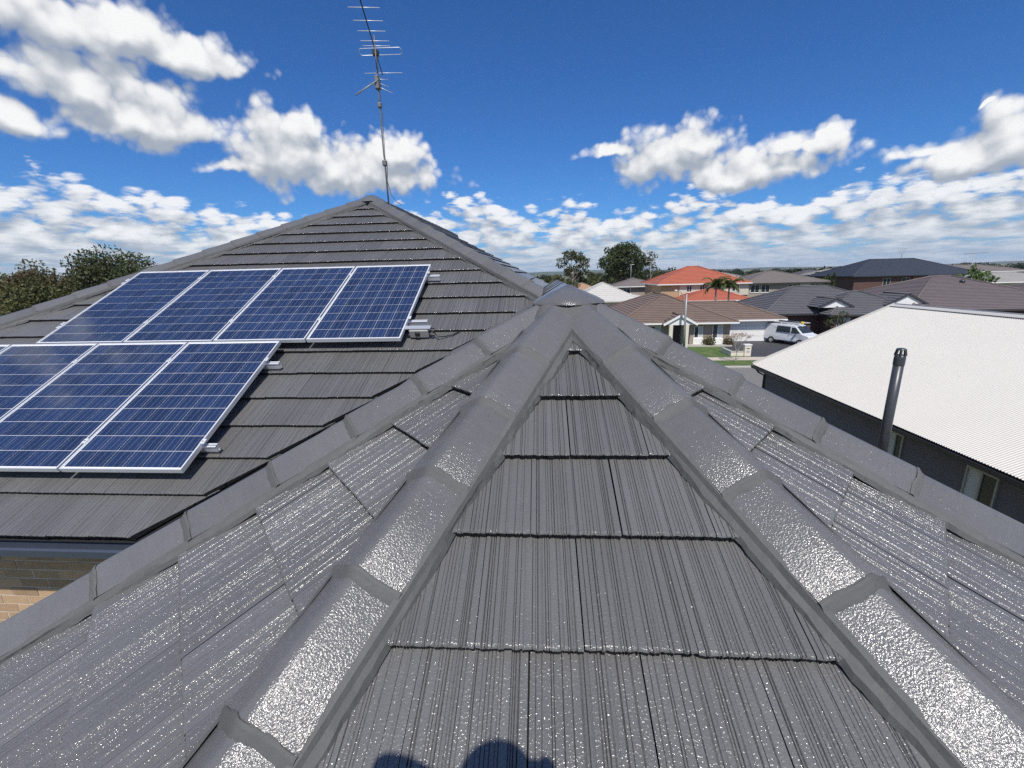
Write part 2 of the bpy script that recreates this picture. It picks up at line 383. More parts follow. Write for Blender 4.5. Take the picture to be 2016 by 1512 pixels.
# ------------------------------------------------------------------ the house we stand on
house = empty('tiled_house', (0, 0, 0), 0, 'charcoal painted tile hip roof house in the foreground, carrying solar panels', 'house')
A = V(.1481, 2.6802, H - .1665); M = V(-3.1723, 8.5282, H + 1.4065)
SLW, SLM = .4557, .4741; TW = -.0057
AZL, AZR, BEL, BER = .8516, .8771, .2333, .1971
GAUGE_W, GAUGE_M = .345, .3538
EAVE_Z = H - 1.705
class Face:
    """roof plane: point O on its top, downslope azimuth az, slope sl"""
    def __init__(s, O, az, sl):
        s.O = np.array(O, float); s.dn = V(math.sin(az), math.cos(az), 0); s.x = V(-math.cos(az), math.sin(az), 0)
        s.es = s.dn * math.cos(sl) + V(0, 0, -math.sin(sl)); s.n = np.cross(s.x, -s.es); s.t = math.tan(sl); s.c = math.cos(sl)
    def P(s, x, v, h=0.0): return s.O + s.x * x + s.es * v + s.n * h
    def z(s, x, y): return s.O[2] - s.t * ((x - s.O[0]) * s.dn[0] + (y - s.O[1]) * s.dn[1])
def hipdir(plan, faceaz): 
    v = V(math.sin(plan), math.cos(plan), -math.cos(plan - faceaz) * math.tan(SLW)); return v / np.linalg.norm(v)
azF, azLF, azRF = PI + TW, PI + AZL + TW, PI - AZR + TW
uIL = hipdir(PI + AZL / 2 + TW, azF); uIR = hipdir(PI - AZR / 2 + TW, azF)
uOL = hipdir(azLF + BEL, azLF); uOR = hipdir(azRF - BER, azRF)
F_ = Face(A, azF, SLW); LF_ = Face(A, azLF, SLW); RF_ = Face(A, azRF, SLW)
LS_ = Face(A, -PI / 2, math.atan(uOL[2] / uOL[0])); RS_ = Face(A, PI / 2, math.atan(-uOR[2] / uOR[0]))
MF_ = Face(M, PI, SLM)
VAL = lambda y: -1.2193 + 1.0216 * (y - 4)
hipR = V(.9886, -1, -math.tan(SLM)); hipL = V(-.957, -1, -math.tan(SLM)); hipR /= np.linalg.norm(hipR); hipL /= np.linalg.norm(hipL)
ML_ = Face(M, -PI / 2, math.atan(math.tan(SLM) / .957)); MR_ = Face(M, PI / 2, math.atan(math.tan(SLM) / .9886))
def to_z(p, u, z): return p + u * ((z - p[2]) / u[2])
eIL, eIR, eOL, eOR = (to_z(A, u, EAVE_Z) for u in (uIL, uIR, uOL, uOR))
eMR, eML = to_z(M, hipR, EAVE_Z), to_z(M, hipL, EAVE_Z)
vBot = V(VAL(eML[1]), eML[1], EAVE_Z); vTop = V(.063, 5.255, MF_.z(.063, 5.255))
YB = 17.0                                  # back of the house

def tile_mesh(name, seed, W=.2965, L=.42, coarse=False):
    """flat interlocking tile with combed striations; x across, y up the slope from the butt, z out of the roof"""
    r = random.Random(seed); xs, hs = [0.0], [0.0]; x = 0.0
    if coarse:
        xs, hs = [0, .05, .052, .15, .152, W], [0, 0, -.0015, -.0015, 0, 0]
    else:
        x = r.uniform(.012, .02)
        while x < W - .02:
            g = r.choice((.0022, .0028, .0032, .0040)); d = -r.choice((.0018, .0030, .0042, .0056)); lv = r.choice((0, 0, 0, -.0007, .0006))
            e = r.choice((.0001, .0001, .0001, .0002, .0009, .0013)); xs += [x - e, x, x + g * .5, x + g, x + g + e]; hs += [lv, lv - e, min(d, -e * 1.6), lv - e, lv]; x += g + 2 * e + r.choice((.003, .004, .005, .007, .009, .013, .02))
        xs += [W - .004, W]; hs += [0, -.0008]
    n = len(xs); sl = -.034 / .35; v = []; f = []
    rows = ((0.0, -.0055), (.0045, -.0012), (.012, 0), (L, 0))
    jag = [r.uniform(-.0025, .0025) for _ in xs]
    for k, (y, dz) in enumerate(rows):
        for i in range(n): v.append((xs[i], y + (jag[i] if k < 2 else 0), .017 + sl * y + dz + hs[i] * (1 if k > 0 else .8)))
    for k in range(3):
        for i in range(n - 1): a = k * n + i; f.append((a, a + 1, a + 1 + n, a + n))
    b0 = len(v)
    for i in range(n): v.append((xs[i], jag[i] * 1.6 + .004, -.0185 + r.uniform(-.004, .002)))
    for i in range(n - 1): f.append((b0 + i, b0 + i + 1, i + 1, i))
    c0 = len(v); v += [(0, L, -.044), (W, L, -.044)]
    f.append((c0, b0, 0, n, 2 * n, 3 * n)); f.append((b0 + n - 1, c0 + 1, 4 * n - 1, 3 * n - 1, 2 * n - 1, n - 1))
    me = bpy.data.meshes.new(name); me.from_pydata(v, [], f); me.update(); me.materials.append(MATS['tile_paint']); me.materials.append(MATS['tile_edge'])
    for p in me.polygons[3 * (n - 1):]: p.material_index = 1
    return me
TILES = [tile_mesh('tile', 10 + k) for k in range(5)]; CTILE = tile_mesh('tile_plain', 3, coarse=True)
CT_M = None
def arr(me):
    a = np.empty(len(me.vertices) * 3); me.vertices.foreach_get('co', a); return a.reshape(-1, 3), [tuple(p.vertices) for p in me.polygons]
CT_V, CT_F = arr(CTILE); CT_M = [p.material_index for p in CTILE.polygons]
n_single = 0
def tile_face(face, slope_obj, planes, v0, gauge, rows, x0, xr, single, W=.30, hide=None):
    """lay courses of tiles on a face inside half planes (point, inward normal); single(row, centre) -> own object"""
    global n_single
    sv, sf, sm = [], [], []; off = 0
    R = np.stack([face.x, -face.es, face.n], 1)
    for i in rows:
        v = v0 + i * gauge
        if v < .05: continue
        k0 = math.floor((xr[0] - x0) / W) - 1; k1 = math.ceil((xr[1] - x0) / W) + 1
        for k in range(k0, k1):
            x = x0 + (k + (.5 if i % 2 else 0)) * W
            cs = [face.P(x + a, v - b) for a, b in ((0, 0), (.3, 0), (.3, .36), (0, .36))]
            cut = []; skip = False
            for p, m in planes:
                dd = [(c - p) @ m for c in cs]
                if max(dd) <= .004: skip = True; break
                if min(dd) < 0: cut.append((p, m))
            if skip: continue
            jr = random.Random(i * 991 + k * 37 + int(face.O[0] * 50))
            base = face.P(x + jr.uniform(-.001, .001) + .0015, v + jr.uniform(-.003, .003), jr.uniform(-.0012, .0012))
            tw = jr.uniform(-.004, .004); ca, sa = math.cos(tw), math.sin(tw)
            Rj = R @ np.array([[ca, -sa, 0], [sa, ca, 0], [0, 0, 1.0]])
            one = single(i, face.P(x + .15, v - .17))
            if one:
                me = TILES[jr.randrange(5)]
                mw = Matrix([[*Rj[0], base[0]], [*Rj[1], base[1]], [*Rj[2], base[2]], [0, 0, 0, 1]])
                if cut:
                    bm = bmesh.new(); bm.from_mesh(me)
                    for p, m in cut:
                        lp = Rj.T @ (p - base); lm = Rj.T @ m
                        bmesh.ops.bisect_plane(bm, geom=bm.verts[:] + bm.edges[:] + bm.faces[:], plane_co=lp, plane_no=-lm, clear_outer=True)
                        ed = [e for e in bm.edges if e.is_boundary and all(abs((Vector(q.co) - Vector(lp)).dot(Vector(lm))) < 1e-4 for q in e.verts)]
                        if ed:
                            r = bmesh.ops.extrude_edge_only(bm, edges=ed)
                            for q in r['geom']:
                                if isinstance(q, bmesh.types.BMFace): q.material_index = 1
                            for q in r['geom']:
                                if isinstance(q, bmesh.types.BMVert): q.co.z = min(q.co.z, -.03)
                    if len(bm.faces) < 2: bm.free(); continue
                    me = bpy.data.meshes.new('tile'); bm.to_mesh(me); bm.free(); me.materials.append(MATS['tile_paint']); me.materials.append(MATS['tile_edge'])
                o = bpy.data.objects.new('tile', me); COL.objects.link(o); o.parent = slope_obj; o.matrix_local = mw; n_single += 1
            else:
                P = CT_V
                if cut:
                    bm = bmesh.new(); bm.from_mesh(CTILE)
                    for p, m in cut: bmesh.ops.bisect_plane(bm, geom=bm.verts[:] + bm.edges[:] + bm.faces[:], plane_co=Rj.T @ (p - base), plane_no=-(Rj.T @ m), clear_outer=True)
                    bm.verts.index_update(); P = np.array([q.co[:] for q in bm.verts]).reshape(-1, 3); Fc = [tuple(q.index for q in f.verts) for f in bm.faces]; Mc = [f.material_index for f in bm.faces]; bm.free()
                    if not len(P): continue
                else: Fc = CT_F; Mc = CT_M
                sv.append(P @ Rj.T + base); sf += [tuple(off + q for q in f) for f in Fc]; off += len(P); sm += Mc
    if sv:
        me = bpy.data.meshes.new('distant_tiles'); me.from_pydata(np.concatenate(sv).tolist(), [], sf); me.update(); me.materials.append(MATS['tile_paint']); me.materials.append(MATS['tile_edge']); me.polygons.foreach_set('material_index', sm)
        link('distant_tiles', me, slope_obj, kind='stuff')
def plan_plane(p, q, inside):
    d = (q - p)[:2]; m = V(-d[1], d[0], 0); m /= np.linalg.norm(m)
    if (np.array(inside, float) - p) @ m < 0: m = -m
    return p, m
def slope(name, pts, face, h=-.048):
    b = B(); b.poly([p + face.n * h for p in pts]); return b.build(name, 'under_roof', house)
cF = (A + eIL + eIR) / 3; cL = (A + eIL + eOL) / 3; cR = (A + eIR + eOR) / 3
sF = slope('front_hip_slope', (A, eIL, eIR), F_); sL = slope('left_bay_slope', (A, eOL, eIL), LF_); sR = slope('right_bay_slope', (A, eIR, eOR), RF_)
ridgeEnd = V(A[0], 5.2, A[2])
sLS = slope('left_wing_slope', (A, ridgeEnd, vBot, eOL), LS_); sRS = slope('right_wing_slope', (A, eOR, V(eOR[0], 5.2, EAVE_Z), ridgeEnd), RS_)
mb = V(M[0], YB, M[2])
sM = slope('main_hip_slope', (M, eML, vBot, vTop), MF_)
sML = slope('main_left_slope', (M, mb, V(eML[0], YB, EAVE_Z), eML), ML_)
sMR = slope('main_right_slope', (M, vTop, V(MR_.O[0] + (M[2] - EAVE_Z) / MR_.t, 5.2, EAVE_Z), V(MR_.O[0] + (M[2] - EAVE_Z) / MR_.t, YB, EAVE_Z), mb), MR_)
yes = lambda i, c: True
no = lambda i, c: False
tile_face(F_, sF, [plan_plane(A, eIL, cF), plan_plane(A, eIR, cF)], .8578, GAUGE_W, range(-2, 9), -.3514 - .15, (-2, 2), yes)
tile_face(LF_, sL, [plan_plane(A, eOL, cL), plan_plane(A, eIL, cL)], .8972, GAUGE_W, range(-2, 9), .06, (-2, 2), yes)
tile_face(RF_, sR, [plan_plane(A, eOR, cR), plan_plane(A, eIR, cR)], .927, GAUGE_W, range(-2, 9), .11, (-2, 2), yes)
VOFF = V(-.03, .03, 0)
mplanes = [plan_plane(M, eML, (-3, 4, 0)), plan_plane(M, M + hipR * 5, (-3, 4, 0)), plan_plane(vTop + VOFF, vBot + VOFF, (-5, 5, 0))]
def main_single(i, c):
    x, v = c[0], (M[1] - c[1]) / MF_.c
    if -5.35 < x < -1.75 and 3.2 < v < 4.5: return False          # under the upper panels
    if -6.5 < x < -3.0 and 4.8 < v < 6.1: return False            # under the lower panels
    if v < .9 or x < -6.6 or (x < -5.5 and v > 2.4): return False
    return True
tile_face(MF_, sM, mplanes, .4392, GAUGE_M, range(0, 19), -.9, (-7, 4), main_single)
tile_face(LS_, sLS, [plan_plane(A, eOL, (-2, 2.5, 0)), plan_plane(vTop - VOFF, vBot - VOFF, (-1.5, 2.5, 0))], .5, GAUGE_W, range(0, 9), 0, (-4, 4), no)
tile_face(RS_, sRS, [plan_plane(A, eOR, (2.5, 3, 0)), (V(0, 5.2, 0), V(0, -1, 0))], .5, GAUGE_W, range(0, 9), 0, (-5, 5), no)
tile_face(ML_, sML, [plan_plane(M, eML, (-6, 10, 0)), (V(0, YB, 0), V(0, -1, 0))], .44, GAUGE_M, range(0, 19), 0, (-14, 14), no)
tile_face(MR_, sMR, [plan_plane(M, M + hipR * 5, (0, 10, 0)), (V(0, YB, 0), V(0, -1, 0)), (V(0, 5.2, 0), V(0, 1, 0))], .44, GAUGE_M, range(0, 19), 0, (-14, 14), no)

# ridge and hip cap tiles, each with its band of pointing over the joint
def cap_z(a): return .078 - .078 * (math.sqrt(a * a + .007) - .0837) / .9198 - .002 * a
def cap_mesh(name, seed):
    r = random.Random(seed); half = .138; prof = []
    for k in range(-8, 9):
        y = half * k / 8; a = abs(y) / half; prof.append((y, cap_z(a)))
    n = len(prof); v, f = [], []
    st = ((-.44, .97, -.004), (-.22, .985, .002), (-.012, 1.0, .009), (0, .99, .006))
    for x, k, dz in st:
        for y, z in prof: v.append((x + r.uniform(-.0015, .0015), y * k, z * k + dz))
    for s in range(3):
        for i in range(n - 1): a = s * n + i; f.append((a, a + n, a + n + 1, a + 1))
    b0 = len(v)
    for y, z in prof: v.append((-.002, y * .93, z - .012))
    for i in range(n - 1): a = 3 * n + i; f.append((a, b0 + i, b0 + i + 1, a + 1))
    me = bpy.data.meshes.new(name); me.from_pydata(v, [], f); me.polygons.foreach_set('use_smooth', [True] * 3 * (n - 1) + [False] * (n - 1)); me.update(); me.materials.append(MATS['cap_paint']); return me
def band_mesh(name, seed):
    """pointing smeared across the end of a cap: feathered, a little uneven"""
    r = random.Random(seed); v, f = [], []; N = 17; half = .142
    for k, (x, dz) in enumerate(((-.009, .0105), (-.003, .0122), (.005, .0085), (.016, .001), (.030, -.004), (.038, -.014))):
        for i in range(N):
            y = half * (i - 8) / 8; a = abs(y) / half; w = math.sin(i * .9 + seed) * .003 + r.uniform(-.0025, .0025)
            v.append((x + w * (1 if k in (0, 4, 5) else .4), y * (1 if k < 4 else .985), cap_z(a) + dz + r.uniform(-.0006, .0006)))
    for s in range(5):
        for i in range(N - 1): a = s * N + i; f.append((a, a + N, a + N + 1, a + 1))
    me = bpy.data.meshes.new(name); me.from_pydata(v, [], f); me.polygons.foreach_set('use_smooth', [True] * len(f)); me.update(); me.materials.append(MATS['mortar_paint']); return me
CAPS = [cap_mesh('hip_cap', k) for k in range(3)]; BANDS = [band_mesh('pointing_band', k) for k in range(4)]
def cap_run(p0, u, joints, lift):
    u = np.array(u, float); Z = V(0, 0, 1) - u * u[2]; Z /= np.linalg.norm(Z); Y = np.cross(Z, u)
    for k, tj in enumerate(joints):
        tj += random.uniform(-.008, .008); ya = random.uniform(-.008, .008)
        p = p0 + u * tj + Z * lift + Y * random.uniform(-.003, .003); X = u * math.cos(ya) + Y * math.sin(ya); Yj = np.cross(Z, X)
        o = bpy.data.objects.new('hip_cap', CAPS[k % 3]); COL.objects.link(o); o.parent = house
        o.matrix_local = Matrix([[X[0], Yj[0], Z[0], p[0]], [X[1], Yj[1], Z[1], p[1]], [X[2], Yj[2], Z[2], p[2]], [0, 0, 0, 1]])
        s = bpy.data.objects.new('pointing_band', BANDS[k % 4]); COL.objects.link(s); s.parent = o
def mortar(p0, u, t0, t1, faces, lift, seed, w_out=.161):
    """bedding mortar sloping from the cap edges down to the tiles on both sides"""
    r = random.Random(seed); lat = V(u[1], -u[0], 0); lat /= np.linalg.norm(lat); Z = V(0, 0, 1) - u * u[2]; Z /= np.linalg.norm(Z)
    for face, sg in faces:
        b = B(); n = max(4, int((t1 - t0) / .03)); rows = []; ph = r.uniform(0, 9)
        for i in range(n + 1):
            tt = t0 + (t1 - t0) * i / n; c = p0 + u * tt; row = []
            wob = .009 * math.sin(tt * 3.1 + ph) + .004 * math.sin(tt * 11 + ph * 2) + r.uniform(-.004, .004)
            for q, (l, hh) in enumerate(((.126, None), (.143, None), (.150, .031), (w_out + wob, .0185), (w_out + .006 + wob, -.004))):
                p = c + lat * (sg * l)
                z = (c + Z * (lift + (.0135, .0045)[q]))[2] + r.uniform(-.001, .001) if hh is None else face.z(p[0], p[1]) + hh + r.uniform(-.003, .003)
                row.append((p[0], p[1], z))
            rows.append(row)
        for i in range(n):
            for q in range(4):
                b.poly((rows[i][q], rows[i + 1][q], rows[i + 1][q + 1], rows[i][q + 1]) if sg > 0 else (rows[i][q], rows[i][q + 1], rows[i + 1][q + 1], rows[i + 1][q]), True)
        b.build('bedding_mortar', 'mortar_paint', house)
LIFT = .016
jt = lambda a, n, s=.405: [a + s * k for k in range(n)]
cap_run(A, uIL, jt(.65, 8), LIFT); cap_run(A, uIR, jt(.66, 8), LIFT); cap_run(A, uOL, jt(.60, 8), LIFT); cap_run(A, uOR, jt(.62, 8), LIFT)
mortar(A, uIL, .2, 3.75, ((LF_, 1), (F_, -1)), LIFT, 1); mortar(A, uIR, .2, 3.75, ((F_, 1), (RF_, -1)), LIFT, 2)
mortar(A, uOL, .2, 3.55, ((LS_, 1), (LF_, -1)), LIFT, 3); mortar(A, uOR, .2, 3.5, ((RF_, 1), (RS_, -1)), LIFT, 4)
cap_run(M, hipR, jt(.5, 12), LIFT - .008); mortar(M, hipR, .1, 4.97, ((MF_, 1), (MR_, -1)), LIFT - .008, 5, .152)
cap_run(M, hipL, jt(.5, 20), LIFT - .012); mortar(M, hipL, .1, 8.6, ((ML_, 1), (MF_, -1)), LIFT - .012, 6, .152)
uR = V(0, 1, 0)
cap_run(A, uR, jt(.62, 5), LIFT); mortar(A, uR, .2, 2.5, ((RS_, 1), (LS_, -1)), LIFT, 7)
cap_run(M, uR, jt(.55, 18), LIFT); mortar(M, uR, .1, 7.8, ((MR_, 1), (ML_, -1)), LIFT, 8)
# moulded cap where the bay hips meet, and the small one on the main peak
def apex_cap(c, rings, top, seed, ph=0.0):
    b = B(); r = random.Random(seed); n = 24; v = [tuple(c + V(0, 0, top))]; f = []
    for rad, z, amp in rings:
        for j in range(n):
            a = 2 * PI * j / n + ph; k = 1 + amp * math.cos(5 * a + 1.2) * .5 + r.uniform(-.012, .012)
            v.append(tuple(c + V(rad * k * math.cos(a), rad * k * math.sin(a), z + r.uniform(-.003, .003))))
    for j in range(n): f.append((0, 1 + j, 1 + (j + 1) % n))
    for s in range(len(rings) - 1):
        for j in range(n): a = 1 + s * n + j; bb = 1 + s * n + (j + 1) % n; f.append((a, a + n, bb + n, bb))
    b.v = v; b.f = f; b.smooth = [True] * len(f); o = b.build('apex_cap', 'cap_paint', house); return o
def skirt(c, rings, seed):
    b = B(); r = random.Random(seed); n = 32; v = []; f = []
    for rad, z, amp in rings:
        for j in range(n):
            a = 2 * PI * j / n; k = 1 + amp * math.cos(6 * a + .8) + r.uniform(-.02, .02); v.append(tuple(c + V(rad * k * math.cos(a), rad * k * math.sin(a), z + r.uniform(-.004, .004))))
    for s in range(len(rings) - 1):
        for j in range(n): a = s * n + j; bb = s * n + (j + 1) % n; f.append((a, a + n, bb + n, bb))
    b.v = v; b.f = f; b.smooth = [True] * len(f); return b.build('apex_mortar', 'mortar_paint', house)
apex_cap(A, ((.09, .068, .0), (.17, .030, .06), (.205, .010, .1), (.21, -.004, .1)), .105, 3)
skirt(A, ((.18, .012, .0), (.215, -.015, .05), (.26, -.075, .08), (.29, -.125, .1)), 4)
apex_cap(M, ((.1, .07, 0), (.22, .01, .05), (.27, -.05, .1)), .1, 5)

# valley tray between main slope and wing
b = B(); d = (vBot - vTop); d /= np.linalg.norm(d); L = np.linalg.norm(vBot - vTop); lat = V(d[1], -d[0], 0); lat /= np.linalg.norm(lat)
for s in (-1, 1):
    a0 = vTop + V(0, 0, -.055); b0 = vBot + V(0, 0, -.055); w = lat * (.2 * s) + V(0, 0, .03); b.quad(a0, b0, b0 + w, a0 + w)
b.build('valley_tray', 'valley_metal', house)
# gutters, fascia, soffit
def gutter(p, q, out, m='gutter_blue'):
    p, q, out = map(np.array, (p, q, out)); b = B(); prof = [(-.012, -.035), (-.012, -.120), (.075, -.128), (.103, -.110), (.107, -.058), (.095, -.048), (.095, -.060), (.092, -.105), (.07, -.115), (.0, -.112), (0, -.035)]
    for k in range(len(prof) - 1):
        (a, z), (c, w) = prof[k], prof[k + 1]; b.quad(p + out * a + V(0, 0, z), q + out * a + V(0, 0, z), q + out * c + V(0, 0, w), p + out * c + V(0, 0, w))
    for e in (p, q): b.poly([e + out * a + V(0, 0, z) for a, z in prof])
    b.build('gutter', m, house)
    b = B(); b.bar(p - out * .03 + V(0, 0, -.10), q - out * .03 + V(0, 0, -.10), .02, .15); b.build('fascia', 'gutter_dark', house)
dn = V(0, -1, 0)
gy = eML[1] + .04
gutter((eML[0] - .1, gy, EAVE_Z), (vBot[0] + .10, gy, EAVE_Z), dn)
def outn(p, q, c):
    d = q - p; m = V(d[1], -d[0], 0); m /= np.linalg.norm(m); return m if (p - c) @ m > 0 else -m
cc = V(0, 3, 0)
gutter(V(eOL[0], vBot[1] - .05, EAVE_Z), eOL, V(-1, 0, 0)); gutter(eOL, eIL, outn(eOL, eIL, cc)); gutter(eIL, eIR, outn(eIL, eIR, cc)); gutter(eIR, eOR, outn(eIR, eOR, cc)); gutter(eOR, V(eOR[0], YB, EAVE_Z), V(1, 0, 0)); gutter(V(eML[0], YB, EAVE_Z), eML, V(-1, 0, 0))
OV = .42; SZ = EAVE_Z - .165
wy = eML[1] + OV
b = B(); b.box(eML[0], vBot[0] + .6, eML[1] + .08, wy + .02, SZ - .02, SZ); b.box(eML[0], eML[0] + OV, wy, YB, SZ - .02, SZ); b.build('soffit', 'soffit', house)
# brick wall under the main eave: mortar core, every brick in view its own piece
wx0, wx1 = eML[0] + OV, -2.25
core = B(); core.box(wx0, wx1, wy + .003, wy + .25, 0, SZ); core.box(wx0, wx0 + .25, wy, YB, 0, SZ); core.box(wx0, eOR[0] - OV, YB - .25, YB, 0, SZ)
wall = core.build('wall', 'brick_mortar', house)
cen = [V(eIL[0] + .12, eIL[1] + OV, 0), V(eIR[0] - .12, eIR[1] + OV, 0), V(eOR[0] - OV, eOR[1] + .15, 0), V(eOR[0] - OV, YB, 0), V(wx1, wy + .2, 0), V(eOL[0] + OV, wy, 0), V(eOL[0] + OV, eOL[1] + .15, 0)]
b = B(); top = V(0, 0, SZ)
for i in (0, 1, 2, 5, 6):
    p, q = cen[i], cen[(i + 1) % 7]; b.quad(p, q, q + top, p + top)
b.build('wing_wall', 'brick_tan', house)
bk = B(); bk.box(0, .230, -.012, .05, 0, .076); bme = bk.mesh('brick'); bme.materials.append(MATS['brick_tan'])
nb = 0
for r in range(24):
    z = SZ - .084 - r * .086
    for k in range(16):
        x = wx1 - .24 - .24 * k - (.12 if r % 2 else 0)
        if x < -6.2: continue
        if -2.95 < x < 0 and r > 30: continue
        o = bpy.data.objects.new('brick', bme); COL.objects.link(o); o.parent = wall
        o.location = (x + random.uniform(-.002, .002), wy + .012 + random.uniform(-.002, .002), z + random.uniform(-.001, .001)); nb += 1
b = B(); b.tube([(-2.95, wy - .05, SZ), (-2.95, wy - .05, SZ - .15), (-2.95, wy - .045, .2)], .045, 10); b.build('downpipe', 'gutter_dark', house)

# ------------------------------------------------------------------ solar panels on rails
Rm = Matrix([[1, 0, 0], [0, math.cos(SLM), -math.sin(SLM)], [0, math.sin(SLM), math.cos(SLM)]])
def mpt(x, v, h): return V(x, M[1] - v * math.cos(SLM) - h * math.sin(SLM), M[2] - v * math.sin(SLM) + h * math.cos(SLM))
PW, PL, TH = .992, 1.650, .040
def panel_meshes():
    b = B(); w = .012; z0, z1 = -TH, 0
    b.box(-PW / 2, PW / 2, -PL / 2, -PL / 2 + w, z0, z1); b.box(-PW / 2, PW / 2, PL / 2 - w, PL / 2, z0, z1)
    b.box(-PW / 2, -PW / 2 + w, -PL / 2 + w, PL / 2 - w, z0, z1); b.box(PW / 2 - w, PW / 2, -PL / 2 + w, PL / 2 - w, z0, z1)
    fr = b.mesh('frame')
    b = B(); b.box(-PW / 2 + .012, PW / 2 - .012, -PL / 2 + .012, PL / 2 - .012, -.012, -.0060); bs = b.mesh('backsheet')
    b = B(); b.quad((-PW / 2 + .012, -PL / 2 + .012, -.0022), (PW / 2 - .012, -PL / 2 + .012, -.0022), (PW / 2 - .012, PL / 2 - .012, -.0022), (-PW / 2 + .012, PL / 2 - .012, -.0022)); gl = b.mesh('glass')
    h = .0784; c = .0006; b = B()
    b.poly([(x, y, 0) for x, y in ((-h + c, -h), (h - c, -h), (h, -h + c), (h, h - c), (h - c, h), (-h + c, h), (-h, h - c), (-h, -h + c))]); ce = b.mesh('cell')
    b = B(); b.box(-.05, .05, -.04, .04, -.035, -.0125); jb = b.mesh('junction_box')
    for me, m in ((fr, 'alu'), (bs, 'backsheet'), (gl, 'panel_glass'), (ce, 'solar_cell'), (jb, 'plastic_black')): me.materials.append(MATS[m])
    return fr, bs, gl, ce, jb
PM = panel_meshes()
def panel(x_right, v_top, h, label):
    c = mpt(x_right - PW / 2, v_top + PL / 2, h)
    o = empty('solar_panel', c, 0, label, 'solar panel', 'solar panels on the main roof'); o.rotation_euler = Rm.to_euler()
    link('frame', PM[0], o); link('backsheet', PM[1], o); link('glass', PM[2], o); j = link('junction_box', PM[4], o); j.location = (0, PL / 2 - .2, 0)
    for i in range(6):
        for k in range(10):
            q = link('cell', PM[3], o); q.location = ((i - 2.5) * .1595, (k - 4.5) * .1605, -.0050)
PU, PV, PUB, PVB, PH = -1.4495, 3.0047, -2.7149, 4.6763, .14
names_u = ['rightmost solar panel of the upper row, above the grey isolator box', 'second solar panel from the right in the upper row', 'third solar panel from the right in the upper row', 'leftmost solar panel of the upper row, nearest the left trees']
names_b = ['rightmost solar panel of the lower row, nearest the valley', 'second solar panel from the right in the lower row', 'third solar panel from the right in the lower row, cut by the frame edge', 'leftmost solar panel of the lower row, only its corner in view']
for k in range(4): panel(PU - k * 1.012, PV, PH, names_u[k]); panel(PUB - k * 1.012, PVB, PH, names_b[k])
def rail(xr, xl, v, label):
    h = PH - TH; b = B()
    Ys = Rm @ Vector((0, 1, 0)); Zs = Rm @ Vector((0, 0, 1)); Ys = np.array(Ys); Zs = np.array(Zs)
    o = empty('mounting_rail', mpt(xr, v, h - .045), 0, label, 'rail', 'aluminium panel rails'); o.rotation_euler = Rm.to_euler()
    L = xl - xr
    b.box(L, 0, -.018, -.006, -.02, .044); b.box(L, 0, .006, .018, -.02, .044); b.box(L, 0, -.018, .018, -.0215, -.012); b.box(L, 0, -.02, -.004, .036, .0445); b.box(L, 0, .004, .02, .036, .0445)
    b.build('channel', 'alu', o)
    for k in range(6):
        x = -.35 + k * L / 5.5
        if x > L + .1: b = B(); b.box(x - .018, x + .018, -.05, -.02, -.095, .02); b.box(x - .018, x + .018, -.05, .12, -.098, -.092); b.build('tile_hook', 'alu_dull', o)
    return o
rail(-1.30, -5.6, 3.24, 'upper rail of the top panel row, its end beside the panel corner'); rail(-1.25, -5.6, 4.28, 'lower rail of the top panel row, ending at the isolator box')
rail(-2.59, -6.9, 4.99, 'upper rail of the bottom panel row, white end sticking out'); rail(-2.615, -6.9, 6.05, 'lower rail of the bottom panel row, end near the valley')
def clamp(x, v, end, label):
    o = empty('panel_clamp', mpt(x, v, PH), 0, label, 'clamp', 'clamps between panels'); o.rotation_euler = Rm.to_euler()
    b = B(); b.box(-.011 if end else -.019, .019, -.025, .025, .0008, .006); b.build('plate', 'alu', o)
    b = B(); b.lathe(((.006, 0), (.006, .006)), (0 if not end else .008, 0, .0062), 8); b.build('bolt', 'steel', o)
ORD = ('first', 'second', 'third', 'fourth', 'fifth')
for nm_, px0, cnt, vs_ in (('upper', PU, 5, (3.24, 4.28)), ('lower', PUB, 4, (4.99, 6.05))):
    for k in range(cnt):
        for rl, v in zip(('top', 'bottom'), vs_): clamp(px0 + .010 - k * 1.012, v, False, f'{ORD[k]} small clamp from the right on the {rl} rail of the {nm_} panel row')
# isolator switch
iso = empty('isolator_switch', mpt(-1.30, 4.40, .07), 0, 'grey isolator box with round black knob beside the upper panels', 'switch'); iso.rotation_euler = Rm.to_euler()
b = B(); b.box(-.11, .095, -.085, -.005, -.055, .04); bevel(b.build('box', 'plastic_grey', iso), .012, 3)
b = B(); b.obox((-.02, -.092, 0), (.026, 0, 0), (0, .012, 0), (0, 0, .026)); bevel(b.build('knob', 'plastic_black', iso), .012, 3)
b = B(); b.box(-.16, .12, -.07, -.01, .046, .054); b.build('shroud', 'alu_dull', iso)
for k in range(3):
    b = B(); b.tube([(.10, -.03 - .02 * k, .03 - k * .03), (.135, -.03 - .02 * k, .03 - k * .03), (.15, -.03 - .02 * k, .02 - k * .03)], .009, 8); b.build('cable_gland', 'plastic_black', iso)
b = B(); b.tube([(.15, -.05, -.01), (.20, -.10, -.03), (.26, -.06, -.055), (.34, -.02, -.062), (.40, .05, -.07)], .007, 6); b.build('cable', 'plastic_black', iso)

